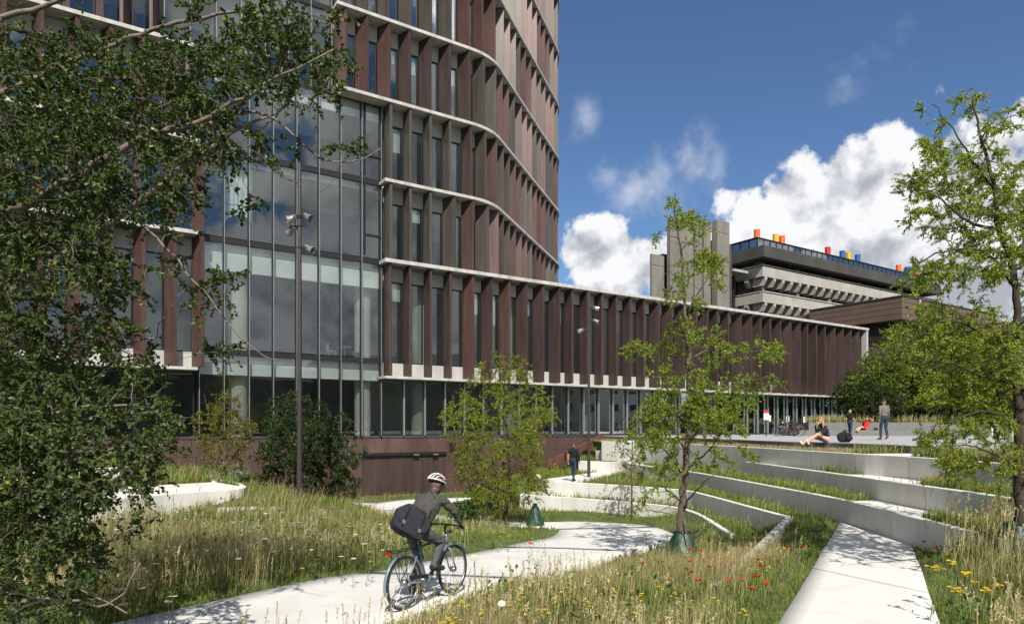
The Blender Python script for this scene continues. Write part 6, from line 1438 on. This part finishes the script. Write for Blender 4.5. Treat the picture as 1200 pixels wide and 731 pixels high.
    for s in 'LR':
        wr = J['w' + s]; hdir = (J.get('hd' + s) or (wr - J['e' + s])).normalized(); pal = (J.get('pn' + s) or Vector((0, 1 if s == 'R' else -1, 0))); pal = (pal - hdir * pal.dot(hdir)).normalized(); acr = hdir.cross(pal).normalized()
        ends = []
        pk = wr + hdir * .085
        vs = [wr + acr * (.024 * i) + pal * (.013 * j) for i in (-1, 1) for j in (-1, 1)] + [pk + acr * (.040 * i) + pal * (.012 * j) for i in (-1, 1) for j in (-1, 1)]
        b.add(vs, [(0, 1, 3, 2), (4, 6, 7, 5), (0, 4, 5, 1), (2, 3, 7, 6), (0, 2, 6, 4), (1, 5, 7, 3)]); segs.append((wr, pk, .03, 'skin'))
        curl = J.get('cu' + s, grip)
        curl = curl if isinstance(curl, (int, float)) else curl.x
        ux = Vector((1, 0, 0)) if abs(acr.x) > .3 else UP
        sgn = 1 if acr.dot(Vector((1, 0, 0)) + UP * .2) > 0 else -1
        for k, ln in enumerate((.072, .080, .074, .058)):
            p = pk - hdir * .008 + acr * sgn * (.030 - .020 * k); d = hdir.copy(); pts = [p]
            for q in range(3):
                a = curl * (.55, 1.0, .75)[q]; d = (d * math.cos(a) + pal * math.sin(a)).normalized() if q == 0 else (d * math.cos(a) + (pal * math.cos(curl * .55) - hdir * math.sin(curl * .55)) * math.sin(a)).normalized()
                pts.append(pts[-1] + d * ln * (.44, .32, .24)[q])
            fing.tube(pts, [.0095, .009, .0082, .0065], 8)
        tb = wr + hdir * .03 + acr * sgn * .026; td = (hdir * .65 + acr * sgn * .6 + pal * .45).normalized(); t2 = tb + td * .036; fing.tube([tb, t2, t2 + (td + pal * curl * .8).normalized() * .03, t2 + (td * .6 + pal * (curl + .2)).normalized() * .05], [.013, .011, .0095, .007], 8)
    tmp = b.build('tmp_body', M['frame']); md = tmp.modifiers.new('r', 'REMESH'); md.mode = 'VOXEL'; md.voxel_size = vox; ms = tmp.modifiers.new('s', 'SMOOTH'); ms.factor = .5; ms.iterations = 3
    dg = bpy.context.evaluated_depsgraph_get(); me = bpy.data.meshes.new_from_object(tmp.evaluated_get(dg)); bpy.data.objects.remove(tmp)
    n = len(me.vertices); co = np.empty(n * 3); me.vertices.foreach_get('co', co); co = co.reshape(-1, 3)
    nf = len(me.polygons); lt = np.empty(nf, np.int32); me.polygons.foreach_get('loop_total', lt); lv = np.empty(int(lt.sum()), np.int32); me.loops.foreach_get('vertex_index', lv); cen = np.empty(nf * 3); me.polygons.foreach_get('center', cen); cen = cen.reshape(-1, 3)
    best = np.full(nf, 9.0); mi = np.zeros(nf, int); order = ['top', 'bottom', 'skin', 'shoe']
    for p, q, r, m_ in segs:
        p, q = np.array(p), np.array(q); d = q - p; t = np.clip(((cen - p) @ d) / (d @ d + 1e-9), 0, 1); ds = np.linalg.norm(cen - p - t[:, None] * d, axis=1) - r; k = ds < best; best[k] = ds[k]; mi[k] = order.index(m_)
    # folds in the cloth
    nrm = np.empty(n * 3); me.vertices.foreach_get('normal', nrm); nrm = nrm.reshape(-1, 3)
    wr_ = np.array([mnoise.noise((x * 9, y * 9, z * 22)) for x, y, z in co]); wr2 = np.array([mnoise.noise((x * 21 + 3, y * 21, z * 34)) for x, y, z in co]); sk = np.ones(n); fv_ = np.repeat(np.arange(nf), lt); sk[lv[(mi == 2)[fv_]]] = 0; co = co + nrm * ((wr_ * .0095 + wr2 * .0045) * sk)[:, None]
    fv = np.array([tuple(v) for v in fing.v]); fl = [i + n for f in fing.f for i in f]; V = np.concatenate([co, fv]); LT = np.concatenate([lt, [len(f) for f in fing.f]]); LI = np.concatenate([lv, fl]); MI = np.concatenate([mi, np.full(len(fing.f), 2)])
    bpy.data.meshes.remove(me)
    body = np_mesh('body', V, LT, LI, [CL.get(mats[0]) or mats[0], CL.get(mats[1]) or mats[1], mats[2], CL[mats[3]]], root, None, MI, True)
    for s in (-1, 1): MB().ball(hd + look * .083 + hs * (.03 * s) + hu * .018, .010, 8, 6).build('eye', eye_m, root)
    if hair:
        h = MB(); n_, m_ = 26, 14; vs = []; hc = hd + hu * .028 - look * .016
        for i in range(m_ + 1):
            for j in range(n_):
                ph = 2 * math.pi * j / n_; c_ = math.cos(ph); low = (1.02 if c_ > .35 else (1.72 if hair_len < .5 else 2.0)) + (0 if abs(c_) > .35 else .30 * (.35 - c_)); th = low * i / m_
                k = 1.11 + .05 * mnoise.noise((j * .7, i * .6, hd.x)); vs.append(hc + ax[0] * (.100 * k * math.sin(th) * c_) + ax[1] * (.082 * k * math.sin(th) * math.sin(ph)) + ax[2] * (.106 * k * math.cos(th)))
        h.add(vs, [(i * n_ + j, (i + 1) * n_ + j, (i + 1) * n_ + (j + 1) % n_, i * n_ + (j + 1) % n_) for i in range(m_) for j in range(n_)])
        if hair_len:
            for j in range(38):
                a = math.pi * (.42 + 1.16 * j / 37); p = hc + ax[0] * (.098 * math.cos(a)) + ax[1] * (.088 * math.sin(a)) - hu * .01
                q1 = p - UP * (.13 * hair_len) + ax[0] * .012 * math.cos(a) + ax[1] * (.03 * math.sin(a)); q2 = p - UP * (hair_len * rnd.uniform(.26, .36)) + ax[1] * (.025 * math.sin(a)) - ax[0] * .02
                h.tube([p, q1, q1.lerp(q2, .5) + Vector((rnd.uniform(-.012, .012), rnd.uniform(-.012, .012), 0)), q2], [.017, .021, .018, .006], 6)
        o = h.build('hair', hair_m[hair], root, smooth=True)
        if not hair_len: sm_ = o.modifiers.new('solid', 'SOLIDIFY'); sm_.thickness = .012; sm_.offset = -1
    return root, J
def standing(h=1.75, stride=.0, swing=.12, lean=0, bendL=.25, bendR=.25):
    k = h / 1.75
    J = dict(pel=(0, 0, .96), wai=(.0, 0, 1.10), che=(.01 + lean * .2, 0, 1.28), neck=(.0 + lean * .42, 0, 1.49), head=(.03 + lean * .5, 0, 1.635))
    for s, y in (('L', 1), ('R', -1)):
        f = stride * (1 if s == 'L' else -1)
        J['h' + s] = (0, .09 * y, .92); J['a' + s] = (f * .95, .085 * y, .10 if f >= 0 else .17); J['k' + s] = (f * .42 + .045, .09 * y, .51); J['t' + s] = (f * .95 + .15, .11 * y, .085 if f >= 0 else .09)
        J['s' + s] = (lean * .4, .185 * y, 1.43); J['e' + s] = (lean * .3 - f * swing - .03, .235 * y, 1.145); bd = bendL if s == 'L' else bendR; J['w' + s] = (J['e' + s][0] + math.sin(bd) * .26 - f * swing, .235 * y, 1.145 - math.cos(bd) * .255)
    return {a: tuple(q * k for q in v) for a, v in J.items()}
# --- cyclist (same local frame as the bicycle)
J = dict(pel=(.245, 0, 1.00), wai=(.315, 0, 1.10), che=(.43, 0, 1.245), neck=(.60, 0, 1.435), head=(.69, 0, 1.545), look=(1, -.25, -.12),
         hR=(.26, -.085, .965), kR=(.63, -.125, .80), aR=(.47, -.12, .515), tR=(.63, -.14, .475), hL=(.26, .085, .965), kL=(.45, .11, .575), aL=(.33, .12, .215), tL=(.49, .13, .16),
         sR=(.555, -.19, 1.375), eR=(.70, -.285, 1.20), wR=(.835, -.285, 1.035), sL=(.555, .19, 1.375), eL=(.72, .285, 1.20), wL=(.845, .285, 1.035), hdR=(.75, .0, -.5), hdL=(.75, 0, -.5), pnR=(-.3, 0, -1), pnL=(-.3, 0, -1), dnR=(.2, 0, -1), dnL=(.25, 0, -1))
J['cuR'] = 1.0; J['cuL'] = 1.0
def V3(d): return {k: (Vector(v) if isinstance(v, tuple) else v) for k, v in d.items()}
_old_person = person
def fix(J):  # scalars (finger curl) travel as 1-tuples
    return {k: (v if isinstance(v, tuple) else (v, 0, 0)) for k, v in J.items()}
CYC, CJ = person('person', 'cyclist in dark grey jacket and trousers riding away along the white path', BR, BZ, fix(J), ('jacket', 'greytrs', skin_d, 'shoe_d'), 'black', 0, .0105, build=1.1)
CYC.rotation_euler = BIKE.rotation_euler
def helmet(parent, J):
    hd, nk = J['head'], J['neck']; look = J['look'].normalized(); hu = (hd - nk).normalized(); hu = (hu + UP * .8).normalized(); hs = hu.cross(look).normalized(); look = hs.cross(hu).normalized(); c = hd + hu * .035 - look * .01
    shell = mat('white helmet shell', (.66, .66, .66), .3, 0, .03, 4, coat=.5); vent = mat('black helmet foam', (.02, .02, .02), .7, 0, .1, 9); org = mat('orange helmet stripe', (.34, .13, .05), .4, 0, .1, 9)
    def dome(k, th0, th1, ph0, ph1, n, m):
        vs = [c + look * (.132 * k * math.sin(t) * math.cos(p) - .01) + hs * (.102 * k * math.sin(t) * math.sin(p)) + hu * (.118 * k * math.cos(t)) for t in np.linspace(th0, th1, m) for p in np.linspace(ph0, ph1, n)]
        return vs, [(i * n + j, (i + 1) * n + j, (i + 1) * n + j + 1, i * n + j + 1) for i in range(m - 1) for j in range(n - 1)]
    b = MB(); b.add(*dome(1.0, .0, 1.62, 0, 2 * math.pi, 33, 12)); o = b.build('helmet', vent, parent, smooth=True); s = o.modifiers.new('solid', 'SOLIDIFY'); s.thickness = .018
    b = MB()
    for yk in (-.078, -.047, -.016, .016, .047, .078):
        pts = []
        for a in np.linspace(-1.50, 1.45, 17):
            rr = math.sqrt(max(0, 1 - (yk / .106) ** 2)); pts.append(c + look * (.139 * math.sin(a) * rr - .01) + hs * yk * 1.05 + hu * (.126 * math.cos(a) * rr))
        rg = []
        for i, p in enumerate(pts):
            t = (pts[min(i + 1, 16)] - pts[max(i - 1, 0)]).normalized(); wv = hs * .0075 * (1 - .5 * abs(i - 8) / 8 + .15); nn = t.cross(hs).normalized() * .006; rg.append([p + wv - nn, p + wv * .7 + nn, p - wv * .7 + nn, p - wv - nn])
        b.loft(rg)
    rg = [c + look * (.137 * math.sin(1.42) * math.cos(p) - .01) + hs * (.108 * math.sin(1.42) * math.sin(p)) + hu * (.12 * math.cos(1.42)) for p in np.linspace(0, 2 * math.pi, 30)]
    b.tube(rg, .010, 6); b.build('helmet_rib', shell, o, smooth=True)
    b = MB()
    for s_ in (-1, 1): b.tube([c + look * .06 + hs * .100 * s_ + hu * .05, c - look * .02 + hs * .108 * s_ + hu * .035, c - look * .10 + hs * .07 * s_ + hu * .05], .009, 6)
    b.build('helmet_stripe', org, o, smooth=True)
    b = MB()
    for s_ in (-1, 1): b.tube([c + hs * .095 * s_ + hu * .0, hd + hs * .078 * s_ - hu * .06, hd + look * .05 - hu * .13], .006, 5)
    b.build('helmet_strap', vent, o)
helmet(CYC, CJ)
# --- the cyclist's messenger bag
def messenger():
    root = empty('messenger_bag', BR, 0, 'large dark blue black messenger bag hanging on the back of the cyclist', 'bag'); root.rotation_euler = BIKE.rotation_euler
    fab = cloth('dark slate nylon', (.028, .030, .038), .15); web = cloth('black webbing', (.015, .015, .016)); plast = mat('grey buckle', (.12, .12, .13), .35, 0, .1, 9)
    c = Vector((.045, -.05, 1.10)); ax = (Vector((.78, -.42, -.46)).normalized(),); a = Vector((.70, -.45, -.50)).normalized(); nrm = Vector((-.62, -.62, .42)); nrm = (nrm - a * nrm.dot(a)).normalized(); u = a.cross(nrm).normalized()
    u = u if u.z > 0 else -u
    def pad(b, ctr, w, h, t, seed, n=22):
        rings = []
        for i in range(9):
            f = -1 + 2 * i / 8; k = (1 - abs(f) ** 3.2) ** .42 if abs(f) < 1 else .35; ring = []
            for j in range(n * 2):
                q = 2 * math.pi * j / (n * 2); cx_, cy_ = math.cos(q), math.sin(q); e = 4.0; r = (abs(cx_) ** e + abs(cy_) ** e) ** (-1 / e); wob = 1 + .025 * math.sin(3 * q + seed) + .02 * math.sin(7 * q + seed)
                ring.append(ctr + a * (w / 2 * r * cx_ * (.90 + .10 * k) * wob) + u * (h / 2 * r * cy_ * (.90 + .10 * k) * wob) + nrm * (t / 2 * f))
            rings.append(ring)
        b.loft(rings)
    b = MB(); pad(b, c, .46, .35, .17, 1); b.build('bag_body', fab, root, smooth=True)
    b = MB(); pad(b, c + nrm * .092 + u * .045, .455, .25, .022, 2); fl = b.build('flap', fab, root, smooth=True)
    b = MB(); pad(b, c + nrm * .095 - u * .125, .40, .09, .03, 3); b.build('pocket', fab, root, smooth=True)
    b = MB(); pad(b, c + u * .19 - nrm * .0, .30, .06, .15, 5); b.build('top_fold', fab, root, smooth=True)
    b = MB(); k = MB()
    for s in (-.12, .12):
        b.bar(c + nrm * .108 + a * s + u * .16, c + nrm * .108 + a * s - u * .13, .028, .006, up=nrm); k.box(c + nrm * .115 + a * s - u * .06, (.042, .05, .014), (a, u, nrm))
    b.tube([c + a * .20 + u * .10, Vector((.30, -.165, 1.17)), Vector((.46, -.13, 1.39)), Vector((.56, .0, 1.475)), Vector((.50, .14, 1.40)), Vector((.30, .16, 1.22)), c - a * .20 + u * .10 + Vector((0, .05, 0))], .017, 6, flat=.5)
    b.build('strap', web, root); k.build('buckle', plast, root, bevel=.003)
messenger()
# --- man in black walking up the terrace
p = PH(672, 563, 2.37); a = math.atan2(.85, .50)
J = standing(1.76, .20, .25); person('person', 'man in black T-shirt and jeans walking up the terrace, bag at his side', (p.x, p.y, ZD + .015), a, fix(J), ('blacktop', 'jeans', skin_t, 'shoe_d'), 'brown', 0, .016, sleeve=.5)
bg = empty('shoulder_bag', (p.x, p.y, ZD + .015), a, 'black bag hanging at the right side of the man in black', 'bag')
b = MB(); rings = []
for i in range(9):
    f = i / 8; k = .75 + .25 * math.sin(math.pi * f); rings.append([Vector((-.06 + math.cos(q) * .11 * k, -.27 + math.sin(q) * .075 * k, .92 + .40 * f)) for q in np.linspace(0, 2 * math.pi, 17)[:-1]])
b.loft(rings); b.build('bag_body', CL['blacktop'], bg, smooth=True, bevel=.01); MB().tube([(-.04, -.26, 1.3), (-.02, -.20, 1.48), (.10, -.19, 1.36), (-.02, -.28, 1.2)], .016, 6).build('strap', CL['blacktop'], bg)
# --- man in the grey sweater crossing the plaza, away from the viewer
p = PX(1036, 517, 29.0); J = standing(1.74, .10, .3); person('person', 'man in grey sweater and dark jeans walking away across the plaza', (p.x, p.y, ZP + .03), R(100), fix(J), ('greysw', 'jeans', skin_t, 'shoe_r'), 'black', 0, .016)
# --- woman sitting on the plaza edge with a phone at her ear
p = PX(968, 519, 24.2)
J = dict(pel=(0, 0, .10), wai=(-.01, 0, .25), che=(.06, 0, .43), neck=(.16, 0, .62), head=(.21, 0, .76), look=(1, .1, -.12), hL=(.03, .09, .10), kL=(.40, .10, .30), aL=(.78, .08, .0), tL=(.86, .10, .10), hR=(.03, -.09, .10), kR=(.44, -.13, .20), aR=(.86, -.12, -.06), tR=(.95, -.13, .04),
         sL=(.13, .17, .55), eL=(.26, .22, .32), wL=(.34, .10, .56), sR=(.13, -.17, .55), eR=(.22, -.22, .30), wR=(.35, -.12, .55), hdL=(-.2, -.1, 1), hdR=(-.15, .15, 1), pnL=(-1, -.3, 0), pnR=(-1, .3, 0), dnL=(-.8, 0, -.4), dnR=(-.9, 0, -.3))
J['wL'] = (.36, .07, .60); J['wR'] = (.36, -.09, .60)
person('person', 'woman with wavy ginger hair in navy top and pink shorts sitting on the plaza edge', (p.x, p.y, ZP + .03), R(190), fix(J), ('navy', 'pink', skin_l, 'shoe_w'), 'ginger', 1.15, .015, sleeve=1, leg=.42, build=.9)
def backpack(loc, rz, label):
    root = empty('backpack', loc, rz, label, 'backpack'); fab = CL['blacktop']; b = MB(); rings = []
    for i in range(10):
        f = i / 9; k = (1 - abs(2 * f - .9) ** 4) ** .5 if abs(2 * f - .9) < 1 else .4; k = max(k, .45); rings.append([Vector((math.cos(q) * .27 * k + .02 * math.sin(3 * q + f * 4), math.sin(q) * .17 * k + .05 * f, .36 * f)) for q in np.linspace(0, 2 * math.pi, 21)[:-1]])
    b.loft(rings); b.build('bag_body', fab, root, smooth=True)
    b = MB(); b.tube([(-.14, -.12, .06), (-.10, -.22, .18), (-.08, -.12, .31)], .018, 6); b.tube([(.12, -.12, .05), (.16, -.2, .15), (.1, -.1, .30)], .018, 6); b.tube([(-.05, .04, .35), (0, .04, .40), (.05, .04, .35)], .012, 6); b.build('strap', fab, root); MB().ball((.05, -.17, .14), (.13, .05, .09), 12, 8).build('pocket', fab, root, smooth=True)
    return root
p = PX(990, 518.7, 24.4); backpack((p.x, p.y, ZP + .03), R(15), 'black backpack slumped on the paving beside the seated woman')
# --- man standing in black before the granite steps
p = PX(996, 511, 44.9); J = standing(1.70, .14, .2, bendL=1.2, bendR=1.1); person('person', 'man in black T-shirt and jeans standing at the foot of the granite steps', (p.x, p.y, ZP + .03), R(40), fix(J), ('blacktop', 'jeans', skin_l, 'shoe_d'), 'fair', 0, .018, sleeve=.45)
# --- woman in red leaning back on the first granite step
k = (1013 - CX) / F; q = STEP_A + STEP_N * .42; u = (q.x - k * q.y) / (k * STEP_D.y - STEP_D.x); p = q + STEP_D * u
J = dict(pel=(0, 0, .10), wai=(-.08, 0, .23), che=(-.19, 0, .40), neck=(-.28, 0, .58), head=(-.28, 0, .73), look=(1, 0, .2), hL=(.03, .09, .10), kL=(.44, .10, .22), aL=(.84, .09, -.10), tL=(.93, .10, -.03), hR=(.03, -.09, .10), kR=(.43, -.11, .16), aR=(.85, -.12, -.14), tR=(.95, -.13, -.07),
         sL=(-.27, .17, .52), eL=(-.30, .40, .66), wL=(-.26, .22, .78), sR=(-.27, -.17, .52), eR=(-.30, -.40, .66), wR=(-.26, -.22, .78), hdL=(0, -1, .1), hdR=(0, 1, .1), pnL=(0, 0, -1), pnR=(0, 0, -1), dnL=(-.8, 0, -.5), dnR=(-.8, 0, -.5))
person('person', 'woman in red dress on the granite steps, both arms raised to her hair', (p.x, p.y, ZP + .42), R(205), fix(J), ('reddress', 'reddress', skin_l, 'shoe_d'), 'brown', .6, .018, sleeve=.3, leg=.5, build=.92)
p_red = p.copy()
# --- two people in white sitting on the granite steps
def sit(k=0):
    J = dict(pel=(0, 0, .11), wai=(.03, 0, .26), che=(.12, 0, .43), neck=(.22, 0, .61), head=(.28, 0, .74), look=(1, .1 * k, -.25), sL=(.19, .18, .54), sR=(.19, -.18, .54))
    for s, y in (('L', 1), ('R', -1)):
        J['h' + s] = (.02, .09 * y, .11); J['k' + s] = (.44, .14 * y, .14); J['a' + s] = (.40, .13 * y, -.32); J['t' + s] = (.55, .15 * y, -.34); J['e' + s] = (.34, .24 * y, .34); J['w' + s] = (.42, .10 * y, .50 if k == 0 else .27); J['hd' + s] = (.2, -.5 * y, .8 if k == 0 else 0); J['pn' + s] = (-1, -.3 * y, 0)
    return J
for i, (px, lab) in enumerate(((1163, 'person in white on the steps, hands at the face, left of the pair'), (1187, 'person in white on the steps, hands in the lap, right of the pair'))):
    k = (px - CX) / F; q = STEP_A + STEP_N * .35; u = (q.x - k * q.y) / (k * STEP_D.y - STEP_D.x); p = q + STEP_D * u
    person('person', lab, (p.x, p.y, ZP + .42), R(250), fix(sit(i)), ('whitecl', 'whitecl', skin_l, 'shoe_w'), ['brown', 'fair'][i], 0, .018, group='people dressed in white on the steps')
# --- small things on the ground
b = MB(); p = p_red + STEP_D * .75; b.ball((0, 0, .07), (.16, .1, .07), 12, 8); b.tube([(-.08, 0, .12), (0, 0, .2), (.08, 0, .12)], .012, 6); o = b.build('handbag', CL['blacktop']); o.location = (p.x, p.y, ZP + .42); tag(o, 'small dark handbag lying on the granite step right of the woman in red', 'handbag')
